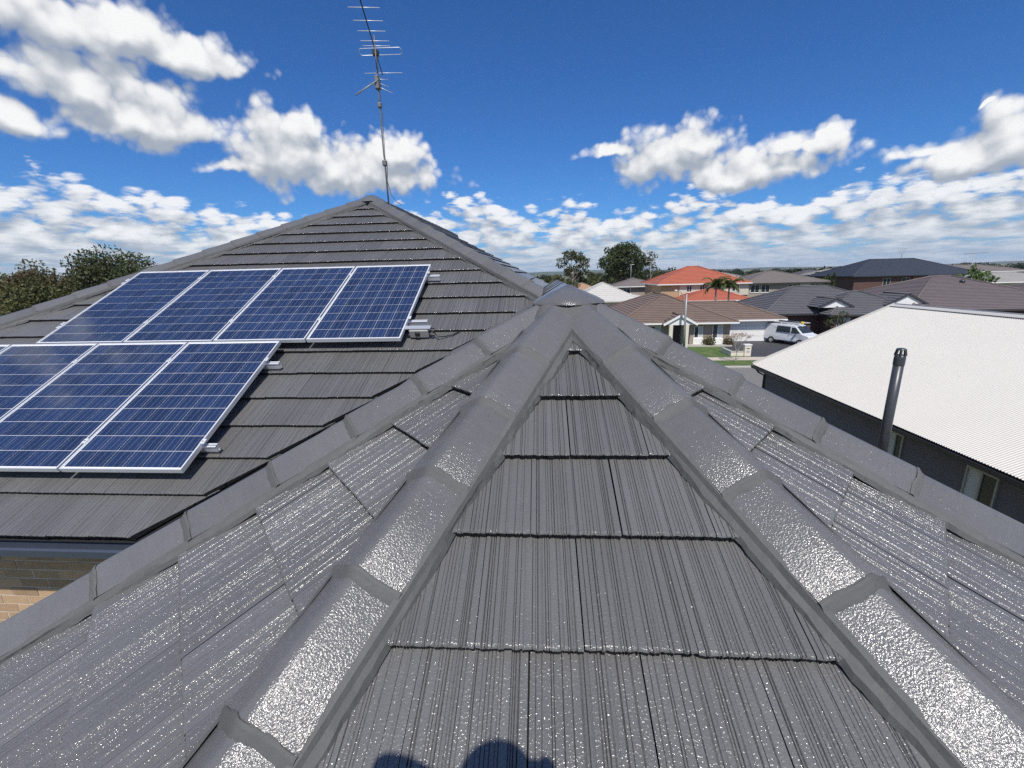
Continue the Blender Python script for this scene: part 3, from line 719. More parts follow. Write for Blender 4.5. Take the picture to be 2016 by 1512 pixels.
# ------------------------------------------------------------------ aerial on the main peak
ant = empty('tv_antenna', (-2.98, 8.9, H + 1.30), 0, 'television aerial on a tall thin mast above the main roof peak', 'antenna')
def L_(x, y, z): return (x + 2.98, y - 8.9, z - H - 1.30)
b = B(); b.tube([L_(-2.98, 8.9, H + 1.1), L_(-2.985, 8.9, H + 2.2), L_(-2.995, 8.9, H + 2.25), L_(-2.99, 8.9, H + 3.3), L_(-2.985, 8.9, H + 4.22)], [.017, .017, .014, .012, .011], 8); b.build('mast', 'rust_grey', ant)
b = B(); b.tube([L_(-2.66, 7.3, 11.52), L_(-3.30, 10.16, 11.50)], .010, 6); b.build('boom', 'plastic_black', ant)
def elem(y, xl, xr, r=.0055):
    b = B(); b.tube([L_(xl, y - .03, 11.515), L_(xr, y + .04, 11.515)], r, 6); b.build('element', 'alu', ant)
for y, xl, xr in ((7.45, -2.9, -2.44), (7.88, -3.01, -2.53), (8.24, -3.08, -2.61), (8.55, -3.14, -2.67), (8.87, -3.22, -2.72), (9.04, -3.25, -2.76), (10.12, -3.65, -2.88)): elem(y, xl, xr)
b = B(); p = []
for a in range(-5, 6): th = a / 5 * PI / 2; p.append(L_(-2.64 + .04 * math.cos(th), 9.24 - .05 * math.sin(th) , 11.50 + .035 * math.sin(th)))
for a in range(-5, 6): th = a / 5 * PI / 2; p.append(L_(-3.35 - .04 * math.cos(th), 9.20 + .05 * math.sin(th), 11.50 - .035 * math.sin(th)))
b.tube(p + [p[0]], .006, 6); b.build('folded_dipole', 'alu', ant)
b = B(); b.box(*(q for ab in zip(L_(-3.14, 9.17, 11.44), L_(-3.04, 9.27, 11.52)) for q in ab)); b.build('balun_box', 'plastic_black', ant)
b = B(); b.tube([L_(-2.93, 8.88, 10.93), L_(-3.34, 8.66, 10.60)], .011, 6); b.build('lower_boom', 'steel', ant)
for k in range(9):
    f = .35 + k * .075; x, y, z = -2.93 - .41 * f, 8.88 - .22 * f, 10.93 - .33 * f; b = B(); w = .055 if k > 1 else .09
    b.tube([L_(x - w * .2, y + w * .9, z), L_(x + w * .2, y - w * .9, z)], .004, 5); b.build('director', 'steel', ant)
for k in range(6):
    b = B(); a = -.7 + k * .28; q = (-2.80 + .05 * math.cos(k), 8.9, 10.86 + .22 * math.sin(a)); b.tube([L_(-2.97, 8.87, 10.86 + .03 * k - .07), L_(q[0] - .26 * (k % 2), q[1] + .1, q[2])], .0045, 5); b.build('reflector_rod', 'alu', ant)
for z, s in ((10.92, .045), (10.82, .05), (10.5, .035), (9.52, .04)):
    b = B(); b.box(*(q for ab in zip(L_(-2.99 - s, 8.9 - s, z - s * 1.2), L_(-2.99 + s, 8.9 + s, z + s * 1.2)) for q in ab)); bevel(b.build('bracket', 'rust_grey', ant), .012)
b = B(); b.tube([L_(-2.96, 8.86, 11.3), L_(-2.955, 8.87, 10.4), L_(-2.94, 8.86, 10.38), L_(-2.965, 8.87, 9.6), L_(-2.93, 8.86, 9.45), L_(-2.96, 8.87, 9.2), L_(-2.90, 8.85, 8.95), L_(-2.78, 8.8, 8.80), L_(-2.66, 8.7, 8.74)], .0055, 6); b.build('coax_cable', 'plastic_black', ant)

# ------------------------------------------------------------------ vent pipe on the far right slope
vz = RS_.z(2.735, 3.5)
vent = empty('vent_pipe', (2.735, 3.5, vz), 0, 'dark grey plastic vent pipe with slotted cap rising behind the right hip', 'pipe')
vt = 6.78 - vz
b = B(); b.tube([(0, 0, -.1), (0, 0, vt - .09)], .034, 20); b.build('pipe', 'vent_plastic', vent)
b = B(); b.lathe(((.0365, vt - .125), (.037, vt - .07), (.034, vt - .045), (.026, vt - .044), (.026, vt - .05)), n=20); cap = b.build('cap', 'vent_plastic', vent)
for k in range(8):
    a = 2 * PI * (k + .3) / 8; b = B(); b.bar((.0375 * math.cos(a), .0375 * math.sin(a), vt - .05), (.029 * math.cos(a), .029 * math.sin(a), vt - .005), .009, .006, up=(math.cos(a), math.sin(a), .2)); b.build('rib', 'vent_plastic', cap)
b = B(); b.lathe(((.033, vt - .008), (.031, vt + .002), (.018, vt + .007), (.001, vt + .009)), n=20); b.build('lid', 'vent_plastic', cap)
b = B(); b.lathe(((.16, -.09), (.12, -.03), (.06, .03), (.036, .06)), n=20); b.build('flashing', 'valley_metal', vent)

# ------------------------------------------------------------------ neighbouring houses
def lerp(a, b, t): return tuple(np.array(a, float) + (np.array(b, float) - np.array(a, float)) * t)
def coursed(b, a, bb, c, d, n, lift=.05):
    """roof plane a-b (eave) to c-d (top) laid in n overlapping courses"""
    a, bb, c, d = (np.array(q, float) for q in (a, bb, c, d)); N = np.cross(bb - a, c - a)
    if np.linalg.norm(N) < 1e-6: N = np.cross(bb - a, d - a)
    N /= np.linalg.norm(N); N = N if N[2] > 0 else -N
    for i in range(n):
        t0, t1 = i / n, (i + 1) / n; l0, r0, l1, r1 = (a + (c - a) * t0, bb + (d - bb) * t0, a + (c - a) * t1, bb + (d - bb) * t1)
        b.quad(l0 + N * lift, r0 + N * lift, r1, l1); b.quad(l0 - N * .01, r0 - N * .01, r0 + N * lift, l0 + N * lift)
def hip_roof(root, x0, x1, y0, y1, ze, pitch, m, gauge=.36, mcap=None, rise=None, gut='white_trim', name='roof'):
    w, dp = x1 - x0, y1 - y0; t = math.tan(pitch); b = B(); caps = []
    if w >= dp: r = dp / 2; p, q = (x0 + r, (y0 + y1) / 2, ze + r * t), (x1 - r, (y0 + y1) / 2, ze + r * t)
    else: r = w / 2; p, q = ((x0 + x1) / 2, y0 + r, ze + r * t), ((x0 + x1) / 2, y1 - r, ze + r * t)
    n = max(3, int(r / math.cos(pitch) / gauge)); A_, B_, C_, D_ = (x0, y0, ze), (x1, y0, ze), (x1, y1, ze), (x0, y1, ze)
    if w >= dp: coursed(b, A_, B_, p, q, n); coursed(b, C_, D_, q, p, n); coursed(b, B_, C_, q, q, n); coursed(b, D_, A_, p, p, n); caps = [(A_, p), (D_, p), (B_, q), (C_, q), (p, q)]
    else: coursed(b, A_, B_, p, p, n); coursed(b, C_, D_, q, q, n); coursed(b, B_, C_, p, q, n); coursed(b, D_, A_, q, p, n); caps = [(A_, p), (B_, p), (C_, q), (D_, q), (p, q)]
    rf = b.build(name, m, root)
    for u, v in caps:
        if np.linalg.norm(np.array(u) - np.array(v)) > .3: c = B(); c.tube([np.array(u) + V(0, 0, .05), np.array(v) + V(0, 0, .05)], .10, 6); c.build('ridge_capping', mcap or m, rf)
    for (u, v, o) in ((A_, B_, (0, -1)), (B_, C_, (1, 0)), (C_, D_, (0, 1)), (D_, A_, (-1, 0))):
        g = B(); off = V(o[0], o[1], 0) * .05; g.bar(np.array(u) + off + V(0, 0, -.08), np.array(v) + off + V(0, 0, -.08), .12, .15); g.build('gutter', gut, rf)
    s = B(); s.quad((x0, y0, ze - .12), (x1, y0, ze - .12), (x1, y1, ze - .12), (x0, y1, ze - .12)); s.build('soffit', 'soffit', rf)
    return rf
def walls(root, x0, x1, y0, y1, z0, z1, m, name='wall'):
    b = B(); b.box(x0, x1, y0, y1, z0, z1); return b.build(name, m, root)
def window(root, x, z, w, h, y, frame='white_trim', pane='glass_dark', side='y', mull=1, blind=0.0):
    """window in a wall facing -y (side='y') or facing -x (side='x'; x is then the position along y and y the wall x)"""
    def bx(b, a0, a1, d0, d1, z0, z1):
        if side == 'y': b.box(a0, a1, y - d1, y - d0, z0, z1)
        else: b.box(y - d1, y - d0, a0, a1, z0, z1)
    b = B(); f = .05
    bx(b, x - w / 2, x + w / 2, .0, .05, z, z + f); bx(b, x - w / 2, x + w / 2, 0, .05, z + h - f, z + h)
    for k in range(mull + 2): c = x - w / 2 + f / 2 + (w - f) * k / (mull + 1); bx(b, c - f / 2, c + f / 2, 0, .05, z + f, z + h - f)
    o = b.build('window', frame, root)
    for k in range(mull + 1):
        a0 = x - w / 2 + f + (w - f) * k / (mull + 1); a1 = x - w / 2 + (w - f) * (k + 1) / (mull + 1); b = B(); bx(b, a0, a1, .005, .018, z + f, z + h - f); b.build('pane', pane if not (blind and k == mull) else 'curtain', o)
    b = B(); bx(b, x - w / 2 - .05, x + w / 2 + .05, 0, .09, z - .07, z - .003); b.build('sill', frame, o)
    return o
def gable(root, x0, x1, y0, y1, ze, rise, m, trim='white_trim', infill='wall_cream', name='gable_roof'):
    """little gable facing -y"""
    xm = (x0 + x1) / 2; b = B(); n = max(3, int((x1 - x0) / 2 / .36)); coursed(b, (x0, y1, ze), (x0, y0, ze), (xm, y1, ze + rise), (xm, y0, ze + rise), n); coursed(b, (x1, y0, ze), (x1, y1, ze), (xm, y0, ze + rise), (xm, y1, ze + rise), n)
    r = b.build(name, m, root)
    b = B(); b.bar((x0 - .05, y0 - .03, ze - .02), (xm, y0 - .03, ze + rise + .02), .05, .2); b.bar((x1 + .05, y0 - .03, ze - .02), (xm, y0 - .03, ze + rise + .02), .05, .2); b.build('barge_board', trim, r)
    b = B(); b.poly(((x0 + .1, y0 + .12, ze - .05), (x1 - .1, y0 + .12, ze - .05), (xm, y0 + .12, ze + rise - .08))); b.build('gable_infill', infill, r)
    b = B(); b.tube([(xm, y0, ze + rise + .04), (xm, y1, ze + rise + .04)], .09, 6); b.build('ridge_capping', m, r)
    return r
# white metal roofed neighbour on the right
nh = empty('white_roof_house', (11.0, 9.85, 0), 0, 'dark walled neighbour house under a big white corrugated metal roof', 'house')
EX, RX, EZ, RZ = -.13, 6.30, 2.6, 5.53; Y0, Y1 = -16.0, 13.23
def corr(name, xa, za, xb, zb):
    b = B(); pitch = .076; n = int((Y1 - Y0) / pitch); k = 8; v = []; f = []
    nrm = V(-(zb - za), 0, xb - xa); nrm /= np.linalg.norm(nrm); nrm = nrm if nrm[2] > 0 else -nrm
    for i in range(n * k + 1):
        y = Y1 - i * pitch / k; h = .0115 * math.sin(2 * PI * i / k); v.append((xa + nrm[0] * h, y, za + nrm[2] * h)); v.append((xb + nrm[0] * h, y, zb + nrm[2] * h))
    for i in range(n * k): f.append((2 * i, 2 * i + 1, 2 * i + 3, 2 * i + 2))
    b.v = v; b.f = f; b.smooth = [True] * len(f); return b.build(name, 'white_metal', nh)
rf = corr('corrugated_roof', EX, EZ, RX, RZ); corr('corrugated_roof', 2 * RX - EX, EZ, RX, RZ)
b = B(); b.bar((RX - .11, Y0, RZ - .005), (RX - .11, Y1 + .03, RZ - .005), .26, .02, up=(-.42, 0, .91)); b.bar((RX + .11, Y0, RZ - .005), (RX + .11, Y1 + .03, RZ - .005), .26, .02, up=(.42, 0, .91)); b.tube([(RX, Y0, RZ + .03), (RX, Y1 + .03, RZ + .03)], .045, 8); b.build('ridge_flashing', 'white_metal', rf)
b = B()
for xa, xb in ((EX, RX), (2 * RX - EX, RX)): b.bar((xa, Y1 + .012, EZ + .02), (xb, Y1 + .012, RZ + .02), .10, .13)
b.build('verge_flashing', 'white_metal', rf)
b = B(); b.box(EX - .085, EX - .07, Y0, Y1, EZ - .16, EZ - .035); b.box(EX - .085, EX + .03, Y0, Y1, EZ - .17, EZ - .155); b.box(EX - .10, EX - .07, Y0, Y1, EZ - .05, EZ - .035); b.box(EX + .03, EX + .05, Y0, Y1 - .0, EZ - .22, EZ - .03); b.build('gutter', 'gutter_dark', nh)
b = B(); b.box(EX + .05, .36, Y0, Y1, EZ - .20, EZ - .185); b.build('soffit', 'gutter_dark', nh)
WX = .34
b = B(); b.box(WX, 12.3, Y0, Y1 - .28, -.3, EZ - .19); b.poly(((WX, Y1 - .279, EZ - .2), (12.3, Y1 - .279, EZ - .2), (RX, Y1 - .279, RZ - .1))); b.build('wall', 'wall_dark', nh)
window(nh, 1.33, .75, .86, 1.45, WX, frame='steel', side='x', mull=1, blind=1)
window(nh, 4.17, .75, .60, 1.45, WX, frame='steel', side='x', mull=1, blind=1)
b = B(); b.tube([(EX - .02, Y1 - .45, EZ - .16), (EX + .1, Y1 - .45, EZ - .32), (WX - .06, Y1 - .45, EZ - .5), (WX - .06, Y1 - .45, -.2)], .045, 8); b.build('downpipe', 'gutter_dark', nh)

# brown tiled house across the street
bh = empty('brown_tile_house', (13.1, 44, .11), 0, 'single storey house with brown tile roof and white gabled porch across the street', 'house')
ox = 13.1
walls(bh, 7.8 - ox, 18.5 - ox, .7, 15, 0, 2.3, 'wall_taupe'); walls(bh, 13 - ox, 23.9 - ox, 2.6, 9, 0, 2.3, 'wall_taupe')
hip_roof(bh, 7.25 - ox, 18.95 - ox, 0, 16, 2.34, .40, 'roof_brown', gauge=.37); hip_roof(bh, 11.5 - ox, 24.45 - ox, 1.95, 9.4, 2.34, .40, 'roof_brown', gauge=.37, name='garage_roof')
gable(bh, 11.65 - ox, 14.75 - ox, -.85, 2.2, 2.26, .86, 'roof_brown', infill='white_trim', name='porch_roof')
for x in (12.38, 13.88):
    b = B(); b.box(x - ox - .17, x - ox + .17, -.72, -.38, -.02, 2.25); b.build('porch_post', 'cream_trim', bh)
b = B(); b.box(12.6 - ox, 13.7 - ox, .60, .69, 0, 2.1); dr_ = b.build('front_door', 'door_dark', bh); b = B(); b.box(13.55 - ox, 13.6 - ox, .55, .60, .95, 1.1); b.build('handle', 'steel', dr_)
for x in (9.3, 11.2): window(bh, x - ox, .7, 1.1, 1.3, .7, blind=1)
window(bh, 15.45 - ox, .75, .85, 1.15, .7, blind=1); window(bh, 17.3 - ox, .7, 1.0, 1.4, .7, blind=1)
b = B(); b.box(14.95 - ox, 15.95 - ox, .56, .694, .05, .68); b.build('wall_panel', 'white_trim', bh); b = B(); b.box(16.75 - ox, 17.85 - ox, .56, .694, .05, .63); b.build('wall_panel', 'white_trim', bh)
for k in range(4):
    b = B(); b.box(18.9 - ox, 23.0 - ox, 2.52, 2.59, .04 + k * .53, .55 + k * .53); bevel(b.build('garage_door_panel', 'white_trim', bh), .02)
b = B(); b.box(14.2 - ox, 18.4 - ox, -.4, .6, .0, .12); b.build('porch_slab', 'kerb_concrete', bh)

# dark grey tiled house to the right of it, with two small gables
gh = empty('grey_tile_house', (34, 50, .1), 0, 'single storey house with dark grey tile roof and two small gables', 'house')
walls(gh, -9.3, 6.3, .7, 11, 0, 2.4, 'wall_brick_dark'); hip_roof(gh, -9.9, 6.0, 0, 12, 2.45, .42, 'roof_grey', gauge=.37, gut='gutter_dark')
walls(gh, -3.6, 6, -1.4, 2, 0, 2.4, 'wall_brick_dark', 'front_wall'); hip_roof(gh, -4.2, 6.6, -2.0, 8, 2.45, .40, 'roof_grey', gauge=.37, gut='gutter_dark', name='front_roof')
gable(gh, -4.6, -1.0, -.55, 3, 3.15, .85, 'roof_grey', trim='gutter_dark', infill='white_trim'); gable(gh, 2.2, 6.4, -.6, 3, 3.25, 1.12, 'roof_grey', trim='gutter_dark', infill='white_trim')
for x in (-2.4, .2): window(gh, x, .7, 1.3, 1.4, -1.4, blind=1)
b = B(); b.box(-1.2, -.85, -1.9, -1.6, 0, 2.3); b.build('porch_post', 'wall_tan', gh)
window(gh, -7.6, .8, 1.2, 1.2, .7)
# mauve brown roof beyond the white roof
mh = empty('mauve_roof_house', (50, 48, .1), 0, 'house with long mauve brown tile roof above the white ridge', 'house')
walls(mh, -8, 12, .6, 16, 0, 2.5, 'wall_brick_dark'); hip_roof(mh, -12.5, 6.5, 0, 17, 2.75, .36, 'roof_mauve', gauge=.37, gut='gutter_dark'); hip_roof(mh, 1.5, 22, -3, 15, 2.75, .36, 'roof_mauve', gauge=.37, gut='gutter_dark', name='side_roof')
window(mh, -6, .8, 1.5, 1.3, .6); window(mh, 4, .8, 1.5, 1.3, .6)
b = B(); b.lathe(((.02, 0), (.16, .02), (.2, .1), (.2, .3), (.26, .32), (.26, .5), (.14, .62), (.02, .65)), (-2.2, 6.6, 4.95), 12); b.build('roof_vent', 'gutter_dark', mh)
# red orange two storey house
rh = empty('red_roof_house', (26, 72, .1), 0, 'two storey house with bright orange red tile roof', 'house')
walls(rh, -7.2, 6.2, .6, 12, 0, 5.25, 'wall_tan'); hip_roof(rh, -7.9, 6.4, 0, 12.6, 5.3, .395, 'roof_red', gauge=.5)
walls(rh, -4.6, 3.6, -3.5, .6, 0, 2.9, 'wall_cream', 'front_wall'); hip_roof(rh, -5.3, 4.2, -6, 1.6, 3.05, .34, 'roof_red', gauge=.5, name='porch_roof')
walls(rh, -4.4, 6.2, .45, .62, 3.4, 5.2, 'wall_cream', 'render_panel')
for x in (-2.9, -.9, 2.0, 4.2): window(rh, x, 4.0, .8 if x < 0 else 1.1, 1.0, .45)
# taupe two storey house
th = empty('taupe_roof_house', (44, 82, .1), 0, 'two storey house with taupe tile roof right of the red one', 'house')
walls(th, -7.4, 5.6, .6, 12, 0, 4.75, 'wall_taupe'); hip_roof(th, -8, 6.2, 0, 12.5, 4.85, .30, 'roof_taupe', gauge=.5, gut='gutter_dark')
for x, m_ in ((-6.2, 'glass_dark'), (-4.4, 'glass_dark'), (.2, 'glass_dark'), (4.0, 'glass_dark')): window(th, x, 3.2, 1.5, 1.35, .6, pane=m_)
walls(th, 1.4, 3.0, .3, .7, 2.6, 4.7, 'wall_cream', 'render_panel')
# blue grey big house
uh = empty('blue_roof_house', (79, 100, .1), 0, 'large two storey brick house with dark blue grey roof and aerial', 'house')
walls(uh, -12.6, 4, .7, 15, 0, 5.25, 'wall_brick_dark'); hip_roof(uh, -13.4, 12.6, 0, 16.5, 5.32, .395, 'roof_blue', gauge=.5, gut='roof_blue')
walls(uh, 2.0, 12, .5, 15, 0, 5.2, 'wall_cream', 'side_wall'); walls(uh, -1.0, 1.8, .3, 2, 0, 5.0, 'wall_brick_red', 'brick_pier')
for x in (-6.0, -2.2, 9.0): window(uh, x, 3.2, 1.5, 1.6, .7 if x < 2 else .5, frame='cream_trim')
b = B(); b.tube([(1.5, 8, 8.4), (1.5, 8, 11.0)], .04, 6); aer = b.build('aerial_mast', 'steel', uh)
for z, w in ((10.9, .9), (10.6, .8), (10.3, .8), (9.9, .6)): b = B(); b.tube([(1.5 - w, 8, z), (1.5 + w, 8, z)], .03, 5); b.build('aerial_element', 'steel', uh)
# smaller roofs further back
def small_house(name, label, x, y, w, d, ze, pitch, m, wm='wall_cream', wins=2, gut='white_trim', h2=None):
    o = empty(name, (x, y, .1), 0, label, 'house'); walls(o, -w / 2 + .6, w / 2 - .6, .6, d - .6, 0, ze - .1, wm); hip_roof(o, -w / 2, w / 2, 0, d, ze, pitch, m, gauge=.6, gut=gut)
    for k in range(wins): window(o, -w / 4 + k * w / 2 / max(1, wins - 1), ze - 1.7, 1.4, 1.2, .6)
    return o
wh = small_house('white_metal_house', 'small house with plain white metal hip roof behind the apex cap', 10.0, 70, 11, 12, 2.95, .46, 'white_metal', gut='white_metal')
hip_roof(wh, 3.0, 7.2, 3, 9, 3.0, .30, 'white_metal', gauge=.6, name='side_roof', gut='white_metal')
small_house('tan_roof_house', 'house with pale tan tile roof left behind the white roof', 8.6, 95, 8, 9, 3.5, .40, 'roof_tan', 'wall_tan')
small_house('pale_roof_house', 'cream house with pale grey roof between taupe and blue roofs', 73, 115, 9.5, 10, 5.55, .26, 'roof_pale', 'wall_cream')
small_house('grey_gable_house', 'low grey roofed house left of the red roof', 18.6, 88, 9, 10, 4.6, .30, 'roof_taupe', 'wall_taupe')
small_house('far_grey_house', 'low grey green roof between white roof and red roof', 14.4, 92, 9, 10, 3.5, .30, 'roof_grey', 'wall_cream')
small_house('pale_edge_house', 'pale grey roofed house at the right edge behind the green shrub', 80, 78, 16, 12, 4.3, .22, 'roof_pale', 'wall_cream')
small_house('far_right_house', 'taupe roofed house on the skyline right of the blue roof', 108, 118, 20, 12, 5.4, .26, 'roof_taupe', 'wall_cream', 3)
small_house('left_edge_house', 'pale roofed house at the left edge below the trees', -82, 62, 10, 9, 3.0, .22, 'roof_pale', 'wall_cream')
for (nm_, lb, x, y, ze, m) in (('skyline_house', 'small taupe roof on the skyline above the taupe house', 60, 150, 4.8, 'roof_taupe'), ('skyline_house', 'small grey roof on the skyline left of the blue roof', 88, 150, 5.0, 'roof_grey'), ('skyline_house', 'small pale roof just right of the red roof ridge', 52, 135, 5.0, 'roof_pale'), ('skyline_house', 'small brown roof far behind the two gum trees', 30, 140, 4.0, 'roof_brown')):
    small_house(nm_, lb, x, y, 12, 10, ze, .3, m)
# twin aerial pole on the far right
tp = empty('aerial_pole', (66.5, 75, .1), 0, 'thin pole aerial standing against the sky by the green shrub', 'antenna')
b = B(); b.tube([(0, 0, 0), (0, 0, 8.9)], .03, 6); b.build('pole', 'steel', tp); b = B(); b.tube([(-1.3, .2, 8.8), (1.9, -.2, 8.95)], .025, 5); b.build('boom', 'steel', tp)
for k in range(7): b = B(); b.tube([(-1.1 + k * .45, -.5, 8.83 + k * .02), (-1.1 + k * .45, .5, 8.83 + k * .02)], .015, 5); b.build('element', 'steel', tp)
for i, (x, y, z, l) in enumerate(((14.6, 76, 8.6, 'thin aerial on the white metal house roof'), (19.2, 82, 9.2, 'aerial with long boom in front of the big gum tree'))):
    o = empty('roof_aerial', (x, y, 4.2), 0, l, 'antenna'); b = B(); b.tube([(0, 0, 0), (0, 0, z - 4.2)], .03, 6); b.build('mast', 'steel', o)
    b = B(); b.tube([(-.9 if i else -.2, .2, z - 4.25), (1.6 if i else .5, 0, z - 4.2)], .03, 5); b.build('boom', 'alu', o)

# ------------------------------------------------------------------ street furniture and van
lp = empty('street_lamp', (13.35, 42.3, .1), 0, 'grey steel street lamp with curved arm in front of the brown roof', 'street lamp')
b = B(); b.tube([(-.02, 0, 0), (-.05, 0, 2.6), (-.12, 0, 4.2), (-.28, 0, 4.9), (-.58, 0, 5.38), (-.95, 0, 5.55)], [.075, .065, .05, .045, .04, .035], 8); b.build('curved_pole', 'steel', lp)
b = B(); b.tube([(.10, .05, 0), (.02, .05, 2.6), (-.03, .05, 5.2)], [.09, .08, .06], 8); b.build('post', 'steel', lp)
b = B(); b.lathe(((.02, .06), (.12, .03), (.15, -.02), (.10, -.08), (.02, -.09)), (-1.05, 0, 5.55), 10); b.build('lamp_head', 'lamp_glass', lp)
mbx = empty('letterbox', (17.55, 38.6, .1), 0, 'cream rendered letterbox pillar beside the bare street tree', 'letterbox')
b = B(); b.box(-.27, .27, -.22, .22, 0, .95); bevel(b.build('pillar', 'cream_trim', mbx), .02); b = B(); b.box(-.31, .31, -.26, .26, .952, 1.03); b.build('capping', 'white_trim', mbx)
b = B(); b.box(-.15, .15, -.235, -.222, .66, .72); b.build('slot', 'door_dark', mbx); b = B(); b.box(-.15, .15, -.235, -.222, .34, .52); b.build('door', 'alu_dull', mbx)
lw = empty('garden_wall', (16.8, 39.4, .1), 0, 'low L shaped cream garden wall beside the letterbox', 'wall')
b = B(); b.box(-.6, .5, -.9, -.7, 0, .38); b.box(-.62, -.42, -.7, 1.2, 0, .38); bevel(b.build('wall', 'cream_trim', lw), .015); b = B(); b.box(-.64, .52, -.93, -.67, .382, .44); b.box(-.65, -.39, -.67, 1.22, .382, .44); b.build('coping', 'kerb_concrete', lw)

def van():
    o = empty('van', (24.5, 44.9, .11), math.radians(-62), 'white delivery van with ladder rack parked on the driveway', 'van')
    # side outline, x forward
    prof = [(-2.25, .42), (-2.32, .9), (-2.28, 1.25), (-2.12, 1.86), (-1.95, 1.95), (.55, 1.95), (.85, 1.86), (1.62, 1.18), (2.20, 1.02), (2.36, .85), (2.38, .45), (1.95, .38), (-2.1, .36)]
    def wid(z): return .86 if z < 1.15 else .86 - .13 * (z - 1.15) / .8
    n = len(prof); v = []; f = []
    for s in (-1, 1):
        for x, z in prof: v.append((x, s * wid(z), z))
    for i in range(n): j = (i + 1) % n; f.append((i, j, n + j, n + i))
    f.append(tuple(range(n))[::-1]); f.append(tuple(range(n, 2 * n)))
    b = B(); b.v = v; b.f = f; b.smooth = [False] * len(f); body = bevel(b.build('body', 'van_paint', o), .06, 3)
    def sidepane(pts, name):
        for s in (-1, 1): b = B(); b.poly([(x, s * (wid(z) + .008), z) for x, z in (pts if s > 0 else pts[::-1])]); b.build(name, 'glass_dark', o)
    sidepane([(-1.0, 1.20), (.42, 1.20), (.38, 1.76), (-1.0, 1.78)], 'side_window'); sidepane([(.52, 1.2), (1.42, 1.2), (.86, 1.72), (.50, 1.72)], 'front_side_window')
    b = B(); b.poly([(.915, -.68, 1.81), (1.575, -.76, 1.235), (1.575, .76, 1.235), (.915, .68, 1.81)]); w = b.build('windscreen', 'glass_dark', o); w.location = (.012, 0, .012)
    b = B(); b.poly([(-2.14, .62, 1.80), (-2.292, .70, 1.22), (-2.292, -.70, 1.22), (-2.14, -.62, 1.80)]); w = b.build('rear_window', 'glass_dark', o); w.location = (-.012, 0, 0)
    for x in (-1.45, 1.45):
        for s in (-1, 1):
            wh = empty('wheel', (x, s * .80, .31)); wh.parent = o
            b = B(); b.tube([(0, -.1, 0), (0, .1, 0)], .34, 20); b.build('tyre', 'tyre', wh); b = B(); b.tube([(0, -.104, 0), (0, .104, 0)], .19, 14); b.build('rim', 'alu_dull', wh)
    for s in (-1, 1):
        b = B(); b.box(2.20, 2.385, s * .62 - .16, s * .62 + .16, .82, .98); bevel(b.build('headlight', 'lamp_glass', o), .03); b = B(); b.box(-2.33, -2.26, s * .74 - .08, s * .74 + .08, .85, 1.3); b.build('tail_light', 'light_red', o)
        b = B(); b.box(1.05, 1.2, s * .98 - .09, s * .98 + .09, 1.2, 1.4); bevel(b.build('mirror', 'door_dark', o), .03)
        b = B(); b.box(.3, .46, s * .87 - .012, s * .87 + .012, 1.02, 1.06); b.build('door_handle', 'door_dark', o)
    b = B(); b.box(2.36, 2.42, -.8, .8, .42, .72); bevel(b.build('bumper', 'plastic_grey', o), .03)
    b = B()
    for s in (-1, 1): b.bar((-2.5, s * .62, 2.12), (1.2, s * .62, 2.12), .09)
    for x in (-1.9, -.7, .5): b.bar((x, -.68, 2.06), (x, .68, 2.06), .05); b.bar((x, -.66, 1.9), (x, -.66, 2.08), .05); b.bar((x, .66, 1.9), (x, .66, 2.08), .05)
    b.build('roof_rack', 'white_trim', o)
    return o
van()
ld = empty('ladder', (24.5, 44.9, 2.28), math.radians(-62), 'aluminium ladder tied on the van roof rack', 'ladder')
b = B(); b.bar((-2.5, .28, 0), (1.5, .28, 0), .04, .08); b.bar((-2.5, -.1, 0), (1.5, -.1, 0), .04, .08); b.build('stile', 'alu', ld)
for k in range(13):
    b = B(); b.bar((-2.35 + k * .3, -.1, 0), (-2.35 + k * .3, .28, 0), .03); b.build('rung', 'alu', ld)
ps = empty('pipe_carrier', (24.55, 44.9, 2.28), math.radians(-62), 'dark tube with yellow end cap on the van rack', 'tube')
b = B(); b.tube([(-1.2, -.35, 0), (1.0, -.35, 0)], .11, 12); b.build('tube', 'roof_blue', ps); b = B(); b.tube([(1.0, -.35, 0), (1.22, -.35, 0)], .125, 12); b.build('end_cap', 'yellow', ps)

# ------------------------------------------------------------------ trees
def leaves(clumps, n, size, seed, flat=.6, out=None):
    """n leaf sprays per clump (centre, radius) as loose quads"""
    r = np.random.default_rng(seed); v = []; 
    for c, R, in clumps:
        k = max(8, int(n * (R ** 2))); u = r.normal(size=(k, 3)); u /= np.linalg.norm(u, axis=1)[:, None]
        p = np.array(c) + u * (R * (.35 + .65 * r.random((k, 1)) ** .6)) * np.array([1, 1, flat])
        a = r.normal(size=(k, 3)); a[:, 2] -= .4; a /= np.linalg.norm(a, axis=1)[:, None]; q = np.cross(a, r.normal(size=(k, 3))); q /= np.linalg.norm(q, axis=1)[:, None]
        s = size * (.6 + .8 * r.random((k, 1)))
        v.append(np.stack([p - a * s, p + q * s * .45, p + a * s, p - q * s * .45], 1).reshape(-1, 3))
    v = np.concatenate(v); nf = len(v) // 4; me = bpy.data.meshes.new('foliage'); me.vertices.add(len(v)); me.vertices.foreach_set('co', v.ravel())
    me.loops.add(nf * 4); me.loops.foreach_set('vertex_index', np.arange(nf * 4)); me.polygons.add(nf); me.polygons.foreach_set('loop_start', np.arange(nf) * 4); me.update(calc_edges=True); return me
